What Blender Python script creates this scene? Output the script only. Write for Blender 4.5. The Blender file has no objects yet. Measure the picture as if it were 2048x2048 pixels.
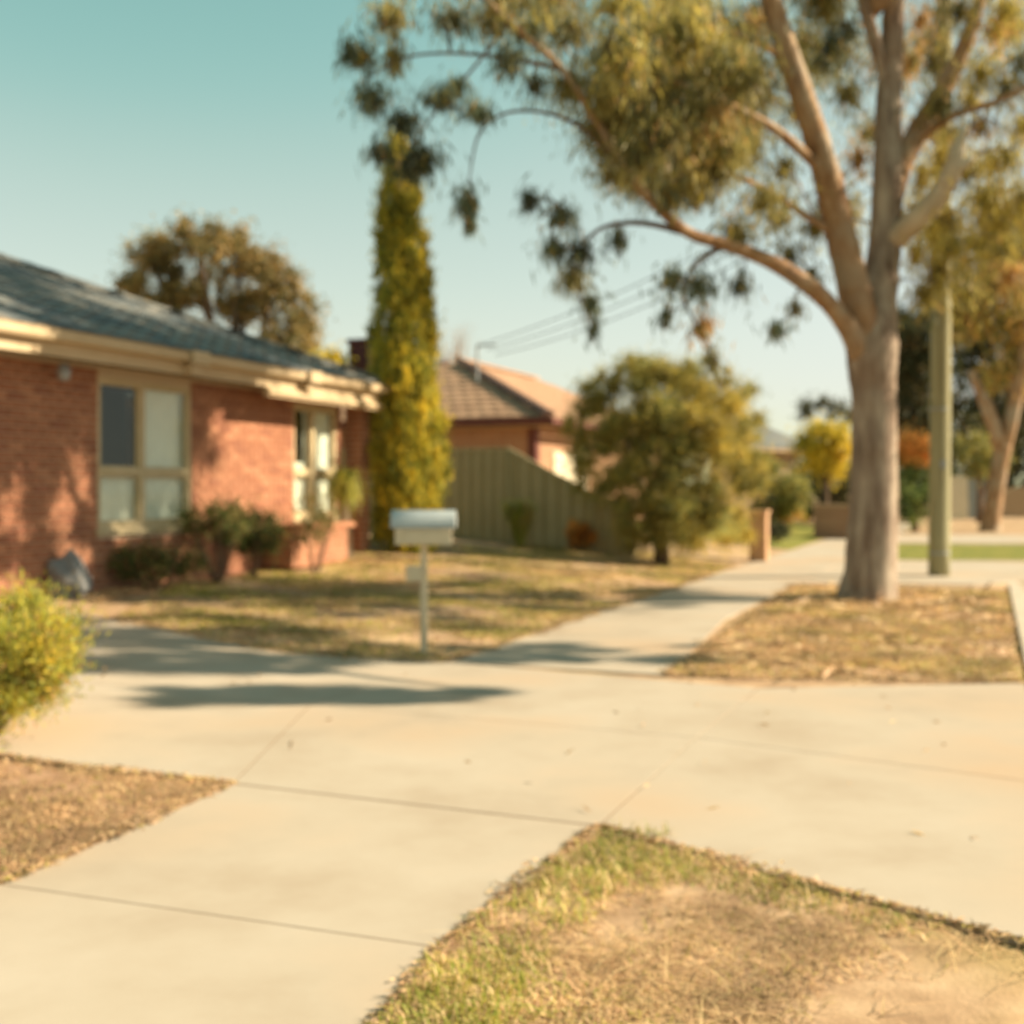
import bpy, math, random
import numpy as np
from mathutils import Vector, Matrix

random.seed(11)
RNG = np.random.default_rng(11)
C = bpy.context.scene.collection
SC = bpy.context.scene

# ------------------------------------------------------------------ camera
FPX = 2419.0            # focal length in photograph pixels (2048 wide)
HOR = 980.0             # horizon row
CAMH = 1.35
cam = bpy.data.cameras.new('camera')
cam_o = bpy.data.objects.new('camera', cam)
C.objects.link(cam_o)
cam.sensor_width = 36.0
cam.lens = FPX / 2048 * 36.0
cam.shift_y = -(1024 - HOR) / 2048
cam.clip_start = 0.05
cam.clip_end = 2000
cam_o.location = (0, 0, CAMH)
cam_o.rotation_euler = (math.radians(90), 0, 0)
cam.dof.use_dof = True              # the photograph is focused too close
cam.dof.focus_distance = 1.6
cam.dof.aperture_fstop = 3.6
SC.camera = cam_o

# ------------------------------------------------------------------ light
SUN_AZ = math.radians(84)           # clockwise from +Y
SUN_EL = math.radians(30)
SDIR = Vector((math.sin(SUN_AZ) * math.cos(SUN_EL), math.cos(SUN_AZ) * math.cos(SUN_EL), math.sin(SUN_EL)))
sun = bpy.data.lights.new('sun', 'SUN')
sun.energy = 5.0
sun.angle = math.radians(0.6)
sun.color = (1.0, 0.84, 0.62)
sun_o = bpy.data.objects.new('sun', sun)
C.objects.link(sun_o)
sun_o.location = (30, 20, 40)
sun_o.rotation_euler = SDIR.to_track_quat('Z', 'Y').to_euler()

world = bpy.data.worlds.new('World')
SC.world = world
world.use_nodes = True
wn, wl = world.node_tree.nodes, world.node_tree.links
wn.clear()
w_out = wn.new('ShaderNodeOutputWorld')
w_bg = wn.new('ShaderNodeBackground')
w_sky = wn.new('ShaderNodeTexSky')
w_sky.sky_type = 'NISHITA'
w_sky.sun_disc = False
w_sky.sun_elevation = SUN_EL
w_sky.sun_rotation = SUN_AZ
w_sky.air_density = 1.0
w_sky.dust_density = 0.5
w_sky.ozone_density = 1.0
w_sep = wn.new('ShaderNodeSeparateColor')    # the photograph's faded teal film response, as a curve on the sky
w_com = wn.new('ShaderNodeCombineColor')
wl.new(w_sky.outputs[0], w_sep.inputs[0])
for i, pts in enumerate([[(0.135, 0.112), (0.155, 0.136), (0.185, 0.188), (0.215, 0.228), (0.27, 0.275), (0.33, 0.312), (0.45, 0.350), (0.6, 0.372), (0.8, 0.388), (1.0, 0.40)],
                         [(0.266, 0.256), (0.36, 0.312), (0.462, 0.352), (0.6, 0.376), (0.75, 0.390), (1.0, 0.41)],
                         [(0.413, 0.242), (0.50, 0.290), (0.591, 0.332), (0.7, 0.358), (0.81, 0.37), (1.0, 0.38)]]):
    dv_ = wn.new('ShaderNodeMath'); dv_.operation = 'DIVIDE'; dv_.inputs[1].default_value = 10.0
    fc_ = wn.new('ShaderNodeFloatCurve'); cv_ = fc_.mapping.curves[0]
    cv_.points[0].location = (0, 0); cv_.points[1].location = pts[-1]
    for p_ in pts[:-1]: cv_.points.new(*p_)
    fc_.mapping.update()
    ml_ = wn.new('ShaderNodeMath'); ml_.operation = 'MULTIPLY'; ml_.inputs[1].default_value = 10.0
    wl.new(w_sep.outputs[i], dv_.inputs[0]); wl.new(dv_.outputs[0], fc_.inputs[1]); wl.new(fc_.outputs[0], ml_.inputs[0]); wl.new(ml_.outputs[0], w_com.inputs[i])
wl.new(w_com.outputs[0], w_bg.inputs[0])
w_bg.inputs[1].default_value = 0.096
wl.new(w_bg.outputs[0], w_out.inputs[0])

SC.view_settings.view_transform = 'Standard'
SC.view_settings.look = 'None'
SC.view_settings.gamma = 1.0
SC.view_settings.use_curve_mapping = False
SC.view_settings.exposure = 1.28
SC.render.engine = 'CYCLES'
SC.cycles.max_bounces = 6
SC.cycles.transparent_max_bounces = 8

# ------------------------------------------------------------------ site geometry
D = Vector((0.3665, 0.9304, 0))     # along the street (footpath, house front)
N = Vector((0.9304, -0.3665, 0))    # towards the street
O0 = Vector((0.348, 4.84, 0))
UP = Vector((0, 0, 1))
K = 2048 / 1932.0

def n_of(x, y): return (x - O0.x) * N.x + (y - O0.y) * N.y
def l_of(x, y): return (x - O0.x) * D.x + (y - O0.y) * D.y

def H(x, y):
    s = -n_of(x, y) - 2.6
    z = 0.0
    if s > 0:
        r = min(1.0, max(0.0, (l_of(x, y) - 8.0) / 5.5)); r = r * r * (3 - 2 * r)
        z = (0.044 + 0.046 * r) * (s if s < 5.4 else 5.4 + 1.2 * (1 - math.exp(-(s - 5.4) / 1.5)))
        z *= min(1.0, 0.4 + s / 2.0) if s < 1.2 else 1.0
    n = -s - 2.6
    if n > 1.70 and l_of(x, y) < 14.6:
        z = -0.13 * min(1, (n - 1.70) / 0.05)
    return z

def at(u, v, d):
    """point at depth d seen at photo pixel (u, v)"""
    return Vector(((u - 1024) / FPX * d, d, CAMH - (v - HOR) / FPX * d))

def on_ground(u, v):
    lo, hi = 1.0, 400.0
    d = CAMH * FPX / max(v - HOR, 4)
    for _ in range(60):
        x = (u - 1024) / FPX * d
        d2 = (CAMH - H(x, d)) * FPX / max(v - HOR, 4)
        d = 0.5 * d + 0.5 * d2
    return Vector(((u - 1024) / FPX * d, d, H((u - 1024) / FPX * d, d)))

def along(l, n, z=0.0):
    p = O0 + D * l + N * n
    return Vector((p.x, p.y, z))

# ------------------------------------------------------------------ helpers: objects
ORIG = {}

def tag(o, label=None, cat=None, group=None, kind=None):
    if label: o['label'] = label
    if cat: o['category'] = cat
    if group: o['group'] = group
    if kind: o['kind'] = kind
    return o

def thing(name, label, cat, loc, group=None):
    o = bpy.data.objects.new(name, None)
    o.empty_display_size = 0.2
    C.objects.link(o)
    o.location = loc
    ORIG[o.name] = Vector(loc)
    return tag(o, label, cat, group)

class MB:
    def __init__(self):
        self.v = []; self.f = []; self.m = []
    def add(self, vs, fs, m=0):
        b = len(self.v)
        self.v += [tuple(p) for p in vs]
        self.f += [tuple(b + i for i in f) for f in fs]
        self.m += [m] * len(fs)
        return self
    def hexa(self, a, m=0):      # 8 corners: bottom ring 0-3, top ring 4-7
        return self.add(a, [(3, 2, 1, 0), (4, 5, 6, 7), (0, 1, 5, 4), (1, 2, 6, 5), (2, 3, 7, 6), (3, 0, 4, 7)], m)
    def box(self, o, ex, ey, ez, m=0):   # corner + three edge vectors
        o = Vector(o)
        return self.hexa([o, o + ex, o + ex + ey, o + ey, o + ez, o + ex + ez, o + ex + ey + ez, o + ey + ez], m)
    def cbox(self, c, ex, ey, ez, m=0):
        return self.box(Vector(c) - (ex + ey + ez) / 2, ex, ey, ez, m)
    def tube(self, pts, rad, seg=8, m=0, cap=True, wob=0.0):
        pts = [Vector(p) for p in pts]
        b = len(self.v); n = len(pts)
        ref = Vector((0.3, 1, 0.1)).normalized()
        for i, p in enumerate(pts):
            t = (pts[min(i + 1, n - 1)] - pts[max(i - 1, 0)]).normalized()
            a = t.cross(ref)
            if a.length < 1e-3: a = t.cross(Vector((1, 0, 0)))
            a.normalize(); c = t.cross(a)
            for k in range(seg):
                an = 2 * math.pi * k / seg
                r = rad[i] * (1 + (random.uniform(-wob, wob) if wob else 0))
                self.v.append(tuple(p + (a * math.cos(an) + c * math.sin(an)) * r))
        for i in range(n - 1):
            for k in range(seg):
                k2 = (k + 1) % seg
                self.f.append((b + i * seg + k, b + i * seg + k2, b + (i + 1) * seg + k2, b + (i + 1) * seg + k))
                self.m.append(m)
        if cap:
            self.f.append(tuple(b + k for k in range(seg))[::-1]); self.m.append(m)
            self.f.append(tuple(b + (n - 1) * seg + k for k in range(seg))); self.m.append(m)
        return self
    def build(self, name, mats, parent=None, smooth=False):
        if not isinstance(mats, (list, tuple)): mats = [mats]
        og = ORIG[parent.name] if parent else Vector((0, 0, 0))
        me = bpy.data.meshes.new(name)
        arr = np.array(self.v, dtype=float).reshape(-1, 3) - np.array(og)
        me.from_pydata(arr.tolist(), [], self.f)
        for mt in mats: me.materials.append(mt)
        if len(mats) > 1: me.polygons.foreach_set('material_index', self.m)
        if smooth: me.polygons.foreach_set('use_smooth', [True] * len(self.f))
        me.update()
        o = bpy.data.objects.new(name, me)
        C.objects.link(o)
        if parent: o.parent = parent
        ORIG[o.name] = Vector(og)
        return o

def np_mesh(name, verts, nper, mats, midx, parent=None, smooth=False):
    """mesh of separate nper-gons from an (n, nper, 3) array"""
    og = np.array(ORIG[parent.name]) if parent else np.zeros(3)
    n = verts.shape[0]
    co = (verts.reshape(-1, 3) - og).astype(np.float32)
    me = bpy.data.meshes.new(name)
    me.vertices.add(n * nper); me.vertices.foreach_set('co', co.ravel())
    me.loops.add(n * nper); me.loops.foreach_set('vertex_index', np.arange(n * nper, dtype=np.int32))
    me.polygons.add(n)
    me.polygons.foreach_set('loop_start', np.arange(0, n * nper, nper, dtype=np.int32))
    me.polygons.foreach_set('loop_total', np.full(n, nper, dtype=np.int32))
    for mt in mats: me.materials.append(mt)
    me.polygons.foreach_set('material_index', midx.astype(np.int32))
    me.update(calc_edges=True)
    o = bpy.data.objects.new(name, me)
    C.objects.link(o)
    if parent: o.parent = parent
    ORIG[o.name] = Vector(og)
    return o

def place_copy(name, mesh, parent, M):
    o = bpy.data.objects.new(name, mesh)
    C.objects.link(o)
    o.parent = parent
    o.matrix_local = Matrix.Translation(-ORIG[parent.name]) @ M
    return o

def frame_matrix(o, ex, ey, ez):
    return Matrix(((ex.x, ey.x, ez.x, o.x), (ex.y, ey.y, ez.y, o.y), (ex.z, ey.z, ez.z, o.z), (0, 0, 0, 1)))

# ------------------------------------------------------------------ helpers: materials
def mat(name, stops, rough=0.8, scale=4.0, detail=5.0, stretch=(1, 1, 1), bump=0.0, bscale=60.0, spec=0.3, coords='Object', lo=0.3, hi=0.7, second=None):
    """stops: list of colours spread over a noise ramp; second: (scale, colour, amount threshold) patches on top"""
    m = bpy.data.materials.new(name); m.use_nodes = True
    nt = m.node_tree; ns, ln = nt.nodes, nt.links
    b = ns['Principled BSDF']
    b.inputs['Roughness'].default_value = rough
    b.inputs['Specular IOR Level'].default_value = spec
    tc = ns.new('ShaderNodeTexCoord')
    mp = ns.new('ShaderNodeMapping'); mp.inputs['Scale'].default_value = stretch
    ln.new(tc.outputs[coords], mp.inputs[0])
    if len(stops) == 1:
        b.inputs['Base Color'].default_value = (*stops[0], 1)
        col = None
    else:
        nz = ns.new('ShaderNodeTexNoise'); nz.inputs['Scale'].default_value = scale; nz.inputs['Detail'].default_value = detail
        nz.inputs['Roughness'].default_value = 0.62
        ln.new(mp.outputs[0], nz.inputs['Vector'])
        rp = ns.new('ShaderNodeValToRGB')
        el = rp.color_ramp.elements
        while len(el) < len(stops): el.new(0.5)
        for i, s in enumerate(stops):
            el[i].position = lo + (hi - lo) * i / (len(stops) - 1)
            el[i].color = (*s, 1)
        ln.new(nz.outputs['Fac'], rp.inputs[0])
        col = rp.outputs[0]
        if second:
            n2 = ns.new('ShaderNodeTexNoise'); n2.inputs['Scale'].default_value = second[0]; n2.inputs['Detail'].default_value = 6
            ln.new(tc.outputs[coords], n2.inputs['Vector'])
            r2 = ns.new('ShaderNodeValToRGB'); r2.color_ramp.elements[0].position = second[2]; r2.color_ramp.elements[1].position = second[2] + 0.16
            r2.color_ramp.elements[1].color = (second[3],) * 3 + (1,)
            ln.new(n2.outputs['Fac'], r2.inputs[0])
            mx = ns.new('ShaderNodeMix'); mx.data_type = 'RGBA'
            ln.new(r2.outputs[0], mx.inputs[0]); ln.new(col, mx.inputs[6]); mx.inputs[7].default_value = (*second[1], 1)
            col = mx.outputs[2]
        ln.new(col, b.inputs['Base Color'])
    if bump:
        bn = ns.new('ShaderNodeTexNoise'); bn.inputs['Scale'].default_value = bscale; bn.inputs['Detail'].default_value = 6
        ln.new(mp.outputs[0], bn.inputs['Vector'])
        bp = ns.new('ShaderNodeBump'); bp.inputs['Strength'].default_value = bump; bp.inputs['Distance'].default_value = 0.02
        ln.new(bn.outputs['Fac'], bp.inputs['Height']); ln.new(bp.outputs[0], b.inputs['Normal'])
    return m

def leaf_mat(name, c, var=0.3, transl=0.42, scale=1.2, rough=0.55, gain=1.75):
    c = tuple(x * gain for x in c)
    m = bpy.data.materials.new(name); m.use_nodes = True
    nt = m.node_tree; ns, ln = nt.nodes, nt.links
    b = ns['Principled BSDF']; out = ns['Material Output']
    tc = ns.new('ShaderNodeTexCoord'); nz = ns.new('ShaderNodeTexNoise')
    nz.inputs['Scale'].default_value = scale; nz.inputs['Detail'].default_value = 3
    ln.new(tc.outputs['Object'], nz.inputs['Vector'])
    rp = ns.new('ShaderNodeValToRGB'); el = rp.color_ramp.elements
    el[0].position = 0.35; el[1].position = 0.65
    el[0].color = (*[x * (1 - var) for x in c], 1); el[1].color = (*[x * (1 + var) for x in c], 1)
    ln.new(nz.outputs['Fac'], rp.inputs[0])
    ln.new(rp.outputs[0], b.inputs['Base Color'])
    b.inputs['Roughness'].default_value = rough; b.inputs['Specular IOR Level'].default_value = 0.25
    tr = ns.new('ShaderNodeBsdfTranslucent')
    ln.new(rp.outputs[0], tr.inputs['Color'])
    mx = ns.new('ShaderNodeMixShader'); mx.inputs[0].default_value = transl
    ln.new(b.outputs[0], mx.inputs[1]); ln.new(tr.outputs[0], mx.inputs[2])
    ln.new(mx.outputs[0], out.inputs['Surface'])
    return m

M = {}
M['concrete'] = mat('concrete', [(0.36, 0.292, 0.214), (0.41, 0.347, 0.265), (0.445, 0.385, 0.303)], 0.9, 1.1, 8, bump=0.10, bscale=220, spec=0.15, coords='Object', second=(0.55, (0.43, 0.305, 0.195), 0.50, 0.75))
M['kerb'] = mat('kerb_concrete', [(0.38, 0.32, 0.24), (0.48, 0.42, 0.32)], 0.9, 2, 6, bump=0.2)
M['asphalt'] = mat('asphalt', [(0.045, 0.045, 0.045), (0.07, 0.068, 0.064)], 0.9, 8, 8, bump=0.3, bscale=150)
M['soil'] = mat('soil', [(0.24, 0.15, 0.085), (0.40, 0.265, 0.155), (0.54, 0.385, 0.24)], 0.95, 3.2, 11, bump=0.22, bscale=70, spec=0.1, second=(0.9, (0.30, 0.225, 0.085), 0.50, 0.6))
M['turf'] = mat('turf', [(0.10, 0.13, 0.03), (0.19, 0.19, 0.04), (0.29, 0.23, 0.06)], 0.95, 3, 8, bump=0.6, bscale=60, spec=0.1)
M['bare'] = mat('bare_soil', [(0.36, 0.25, 0.14), (0.46, 0.33, 0.2)], 0.95, 3, 8, bump=0.5, bscale=50, spec=0.1)
M['mortar'] = mat('mortar', [(0.50, 0.39, 0.27), (0.58, 0.47, 0.34)], 0.95, 20, 4, bump=0.3, bscale=200)
BR = []
for i, c in enumerate([(0.32, 0.140, 0.080), (0.35, 0.158, 0.090), (0.28, 0.118, 0.071), (0.40, 0.188, 0.107)]):
    BR.append(mat('brick_clay_%s' % 'abcd'[i], [tuple(x * 0.86 for x in c), c, tuple(x * 1.1 for x in c)], 0.9, 9, 6, bump=0.35, bscale=120, spec=0.15))
M['pier'] = mat('pier_brick', [(0.46, 0.27, 0.15), (0.58, 0.36, 0.21)], 0.9, 9, 6, bump=0.3, bscale=120, spec=0.15)
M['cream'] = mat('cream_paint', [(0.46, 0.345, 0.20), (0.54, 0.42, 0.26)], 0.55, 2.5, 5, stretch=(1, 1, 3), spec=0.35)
M['frame'] = mat('frame_paint', [(0.46, 0.37, 0.21), (0.55, 0.45, 0.28)], 0.5, 4, 5, spec=0.4)
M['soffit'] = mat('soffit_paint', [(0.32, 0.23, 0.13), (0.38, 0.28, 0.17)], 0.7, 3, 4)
M['tile'] = mat('roof_tile_grey', [(0.12, 0.135, 0.135), (0.18, 0.185, 0.17), (0.27, 0.255, 0.21)], 0.8, 2.4, 7, bump=0.3, bscale=60, coords='Generated')
M['tile_b'] = mat('roof_tile_pale', [(0.17, 0.17, 0.155), (0.25, 0.235, 0.20)], 0.8, 3.4, 7, bump=0.3, bscale=60, coords='Generated')
M['tile_c'] = mat('roof_tile_dark', [(0.085, 0.11, 0.118), (0.14, 0.15, 0.15)], 0.8, 3.4, 7, bump=0.3, bscale=60, coords='Generated')
M['tile_shell'] = mat('roof_underlay', [(0.06, 0.065, 0.065), (0.09, 0.09, 0.085)], 0.9, 3, 4)
M['terra'] = mat('terracotta_tile', [(0.33, 0.20, 0.118), (0.39, 0.24, 0.145), (0.43, 0.27, 0.17)], 0.8, 3, 6, bump=0.2)
M['terra_b'] = mat('terracotta_tile_dark', [(0.31, 0.185, 0.108), (0.36, 0.22, 0.135)], 0.8, 3, 6, bump=0.2)
M['terra_ridge'] = mat('ridge_cap', [(0.12, 0.07, 0.055), (0.17, 0.10, 0.075)], 0.8, 6, 6, bump=0.2)
M['maroon'] = mat('maroon_paint', [(0.10, 0.03, 0.022), (0.14, 0.045, 0.03)], 0.6, 4, 4)
M['chimney'] = mat('dark_brick', [(0.055, 0.022, 0.024), (0.09, 0.035, 0.034)], 0.9, 12, 4)
M['dark'] = mat('dark_room', [(0.20, 0.22, 0.20)], 0.9)
M['curtain'] = mat('curtain_fabric', [(0.76, 0.73, 0.64), (0.84, 0.81, 0.72)], 0.9, 6, 3)
M['fence'] = mat('fence_steel', [(0.38, 0.30, 0.148), (0.43, 0.345, 0.175)], 0.5, 2, 4, spec=0.4)
M['fence_trim'] = mat('fence_trim_steel', [(0.44, 0.37, 0.20), (0.48, 0.41, 0.23)], 0.45, 2, 4, spec=0.4)
M['bark'] = mat('gum_bark', [(0.13, 0.085, 0.06), (0.25, 0.185, 0.135), (0.37, 0.295, 0.22), (0.50, 0.42, 0.32)], 0.9, 4.5, 8, stretch=(1.5, 1.5, 0.32), bump=0.55, bscale=11, spec=0.1, second=(1.3, (0.23, 0.14, 0.085), 0.53, 0.75))
M['bark_red'] = mat('gum_limb_bark', [(0.20, 0.105, 0.055), (0.33, 0.20, 0.105), (0.45, 0.33, 0.21)], 0.85, 5.5, 9, stretch=(1, 1, 0.4), bump=0.8, bscale=18, spec=0.15, second=(1.5, (0.36, 0.29, 0.205), 0.50, 0.85))
M['dead_wood'] = mat('dead_wood', [(0.45, 0.36, 0.24), (0.62, 0.53, 0.38)], 0.85, 6, 7, stretch=(1, 1, 0.5), bump=0.5, bscale=25)
M['twig'] = mat('twig_bark', [(0.10, 0.065, 0.04), (0.17, 0.11, 0.07)], 0.9, 6, 4)
M['pole'] = mat('treated_timber', [(0.22, 0.20, 0.11), (0.33, 0.305, 0.175), (0.42, 0.385, 0.235)], 0.85, 6, 7, stretch=(3, 3, 0.12), bump=0.6, bscale=20, spec=0.15)
M['steel'] = mat('galvanised_steel', [(0.25, 0.27, 0.27), (0.33, 0.35, 0.35)], 0.45, 8, 4, spec=0.5)
M['cable'] = mat('cable_sheath', [(0.05, 0.06, 0.06)], 0.6)
M['box_roof'] = mat('mailbox_roof', [(0.33, 0.37, 0.37), (0.42, 0.45, 0.44)], 0.4, 5, 4, spec=0.5)
M['box_body'] = mat('mailbox_body', [(0.55, 0.46, 0.31), (0.62, 0.53, 0.37)], 0.5, 6, 4, spec=0.4)
M['rock'] = mat('bluestone', [(0.12, 0.13, 0.135), (0.20, 0.205, 0.20), (0.27, 0.265, 0.25)], 0.9, 5, 8, bump=0.6, bscale=14)
M['iron'] = mat('black_iron', [(0.02, 0.022, 0.022)], 0.5)
M['white_wall'] = mat('white_render', [(0.60, 0.52, 0.37), (0.68, 0.60, 0.44)], 0.8, 3, 5)
M['tan_wall'] = mat('tan_wall', [(0.36, 0.25, 0.15), (0.44, 0.32, 0.20)], 0.85, 6, 5)

def brick_mat(name, c1, c2, mort, scale):
    m = mat(name, [c1], 0.9, spec=0.15)
    ns, ln = m.node_tree.nodes, m.node_tree.links
    b = ns['Principled BSDF']
    tc = [x for x in ns if x.type == 'TEX_COORD'][0]
    # wall frame: along D or N, up z
    sx = ns.new('ShaderNodeSeparateXYZ'); ln.new(tc.outputs['Object'], sx.inputs[0])
    ad = ns.new('ShaderNodeMath'); ad.operation = 'ADD'
    ln.new(sx.outputs[0], ad.inputs[0]); ln.new(sx.outputs[1], ad.inputs[1])
    cx = ns.new('ShaderNodeCombineXYZ'); ln.new(ad.outputs[0], cx.inputs[0]); ln.new(sx.outputs[2], cx.inputs[1])
    bt = ns.new('ShaderNodeTexBrick'); bt.inputs['Scale'].default_value = scale
    bt.inputs['Brick Width'].default_value = 0.28; bt.inputs['Row Height'].default_value = 0.086
    bt.inputs['Mortar Size'].default_value = 0.008
    bt.inputs['Color1'].default_value = (*c1, 1); bt.inputs['Color2'].default_value = (*c2, 1); bt.inputs['Mortar'].default_value = (*mort, 1)
    ln.new(cx.outputs[0], bt.inputs['Vector'])
    ln.new(bt.outputs['Color'], b.inputs['Base Color'])
    bp = ns.new('ShaderNodeBump'); bp.inputs['Strength'].default_value = 0.5; bp.inputs['Distance'].default_value = 0.006
    bp.invert = True
    ln.new(bt.outputs['Fac'], bp.inputs['Height']); ln.new(bp.outputs[0], b.inputs['Normal'])
    return m
M['brick_far'] = brick_mat('neighbour_brick', (0.30, 0.15, 0.085), (0.38, 0.20, 0.11), (0.36, 0.28, 0.19), 1.0)
M['brick_cream'] = brick_mat('cream_brick', (0.52, 0.41, 0.26), (0.60, 0.49, 0.33), (0.42, 0.34, 0.24), 1.0)

def glass_mat():
    m = bpy.data.materials.new('window_glass'); m.use_nodes = True
    ns, ln = m.node_tree.nodes, m.node_tree.links
    ns.remove(ns['Principled BSDF'])
    tr = ns.new('ShaderNodeBsdfTransparent'); tr.inputs[0].default_value = (0.95, 0.98, 0.96, 1)
    gl = ns.new('ShaderNodeBsdfGlossy'); gl.inputs['Roughness'].default_value = 0.03
    fr = ns.new('ShaderNodeFresnel'); fr.inputs[0].default_value = 1.6
    mx = ns.new('ShaderNodeMixShader')
    ge = ns.new('ShaderNodeNewGeometry'); fm = ns.new('ShaderNodeMath'); fm.operation = 'SUBTRACT'; fm.use_clamp = True
    ln.new(fr.outputs[0], fm.inputs[0]); ln.new(ge.outputs['Backfacing'], fm.inputs[1])
    ln.new(fm.outputs[0], mx.inputs[0]); ln.new(tr.outputs[0], mx.inputs[1]); ln.new(gl.outputs[0], mx.inputs[2])
    ln.new(mx.outputs[0], ns['Material Output'].inputs['Surface'])
    return m
M['glass'] = glass_mat()

# leaf materials
GUM = [leaf_mat('gum_leaf_olive', (0.14, 0.122, 0.038), var=0.4), leaf_mat('gum_leaf_grey', (0.075, 0.092, 0.055), var=0.4),
       leaf_mat('gum_leaf_rust', (0.32, 0.19, 0.065)), leaf_mat('gum_leaf_yellow', (0.28, 0.23, 0.055))]
CYP = [leaf_mat('cypress_green', (0.12, 0.13, 0.024), scale=2.5), leaf_mat('cypress_gold', (0.42, 0.31, 0.03), scale=2.5), leaf_mat('cypress_lime', (0.25, 0.225, 0.028), scale=2.5)]
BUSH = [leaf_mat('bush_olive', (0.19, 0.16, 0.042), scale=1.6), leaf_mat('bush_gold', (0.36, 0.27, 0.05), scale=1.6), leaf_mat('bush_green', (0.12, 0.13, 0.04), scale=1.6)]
LIME = [leaf_mat('lime_leaf', (0.29, 0.265, 0.035), scale=4), leaf_mat('lime_leaf_green', (0.17, 0.19, 0.045), scale=4), leaf_mat('lime_leaf_gold', (0.40, 0.29, 0.035), scale=4), leaf_mat('lime_leaf_brown', (0.26, 0.16, 0.06), scale=4)]
SHR = [leaf_mat('shrub_green', (0.085, 0.115, 0.032), scale=4), leaf_mat('shrub_olive', (0.16, 0.145, 0.045), scale=4), leaf_mat('shrub_deep', (0.055, 0.08, 0.028), scale=4), leaf_mat('shrub_russet', (0.20, 0.10, 0.05), scale=4)]
ORA = [leaf_mat('orange_leaf', (0.45, 0.19, 0.045), scale=4), leaf_mat('orange_leaf_pale', (0.48, 0.27, 0.07), scale=4), leaf_mat('orange_leaf_brown', (0.28, 0.14, 0.04), scale=4)]
DRK = [leaf_mat('dark_leaf', (0.05, 0.058, 0.024), scale=0.6, gain=1.05, transl=0.25), leaf_mat('dark_leaf_olive', (0.09, 0.09, 0.033), scale=0.6, gain=1.05, transl=0.25), leaf_mat('dark_leaf_brown', (0.15, 0.105, 0.04), scale=0.6, gain=1.1, transl=0.25)]
YEL = [leaf_mat('yellow_leaf', (0.42, 0.31, 0.03), scale=0.9), leaf_mat('yellow_leaf_green', (0.22, 0.21, 0.035), scale=0.9)]
GRS = [leaf_mat('grass_green', (0.17, 0.19, 0.035), scale=2, transl=0.3), leaf_mat('grass_olive', (0.25, 0.21, 0.05), scale=2, transl=0.3),
       leaf_mat('grass_straw', (0.40, 0.29, 0.15), scale=2, transl=0.25), leaf_mat('grass_tan', (0.32, 0.205, 0.11), scale=2, transl=0.25), leaf_mat('grass_brown', (0.20, 0.125, 0.06), scale=2, transl=0.2)]

# ------------------------------------------------------------------ helpers: foliage
def rnd_dirs(n):
    v = RNG.normal(size=(n, 3)); return v / np.linalg.norm(v, axis=1, keepdims=True)

def leaves(centres, dirs, length, width):
    n = len(centres)
    r = rnd_dirs(n)
    side = np.cross(dirs, r); side /= (np.linalg.norm(side, axis=1, keepdims=True) + 1e-9)
    L = length[:, None]; W = width[:, None]
    a = centres - dirs * L * 0.5
    c = centres + dirs * L * 0.5
    mid = centres - dirs * L * 0.06
    return np.stack([a, mid + side * W * 0.5, c, mid - side * W * 0.5], axis=1)

def foliage(name, clumps, per, length, width, mode, mats, weights, parent, shell=0.55, clump_tint=0.6):
    """clumps: list of (centre, (rx, ry, rz)[, weight index bias]) ; mode: (outward, up, random) mix of the leaf direction"""
    V, MI = [], []
    for cl in clumps:
        c = np.array(cl[0]); r = np.array(cl[1])
        n = int(per * (cl[3] if len(cl) > 3 else 1.0))
        if n < 1: continue
        o = rnd_dirs(n)
        rad = np.minimum(np.abs(RNG.normal(0, 0.62, n)) + 0.12 * shell, 1.9)
        p = c + o * rad[:, None] * r
        d = o * mode[0] + np.array([0, 0, mode[1]]) + rnd_dirs(n) * mode[2]
        d /= np.linalg.norm(d, axis=1, keepdims=True)
        ln = length * RNG.uniform(0.6, 1.35, n); wd = width * RNG.uniform(0.6, 1.3, n)
        V.append(leaves(p, d, ln, wd))
        w = np.array(weights, float)
        if len(cl) > 2 and cl[2] is not None:
            w = w * (1 - clump_tint); w[cl[2]] += clump_tint * w.sum() / (1 - clump_tint)
        else:
            j = RNG.choice(len(w), p=w / w.sum())
            w = w * (1 - clump_tint * 0.6); w[j] += clump_tint * 0.6
        MI.append(RNG.choice(len(w), size=n, p=w / w.sum()))
    o = np_mesh(name, np.concatenate(V), 4, mats, np.concatenate(MI), parent)
    o['kind'] = 'stuff'
    return o

def ell_clumps(c, R, n, r, surface=0.8, zsq=1.0, low=-1.0):
    """n clumps spread over an ellipsoid with an uneven outline"""
    out = []
    while len(out) < n:
        o = rnd_dirs(1)[0]
        if o[2] < low: continue
        k = surface + (1 - surface) * RNG.random() if RNG.random() < 0.72 else RNG.random() * surface
        k *= RNG.uniform(0.88, 1.12)
        p = np.array(c) + o * k * np.array(R)
        s = r * RNG.uniform(0.7, 1.35)
        out.append((p, (s, s, s * zsq), None, (s / r) ** 2))
    return out

# ------------------------------------------------------------------ ground
def wav(x, y):
    return (np.sin(x * 3.1 + 1.3 * np.sin(y * 2.2)) + np.sin(y * 3.7 + 1.1 * np.sin(x * 2.9)) + np.sin((x + y) * 7.3) * 0.6 + np.sin((x - 0.7 * y) * 11.0) * 0.4) / 3.0

def axis(lo, a, b, hi, step):
    out = list(np.arange(a, b + 1e-6, step))
    g = step; p = b
    while p < hi: g *= 1.35; p += g; out.append(p)
    g = step; p = a; left = []
    while p > lo: g *= 1.35; p -= g; left.append(p)
    return left[::-1] + out

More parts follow.
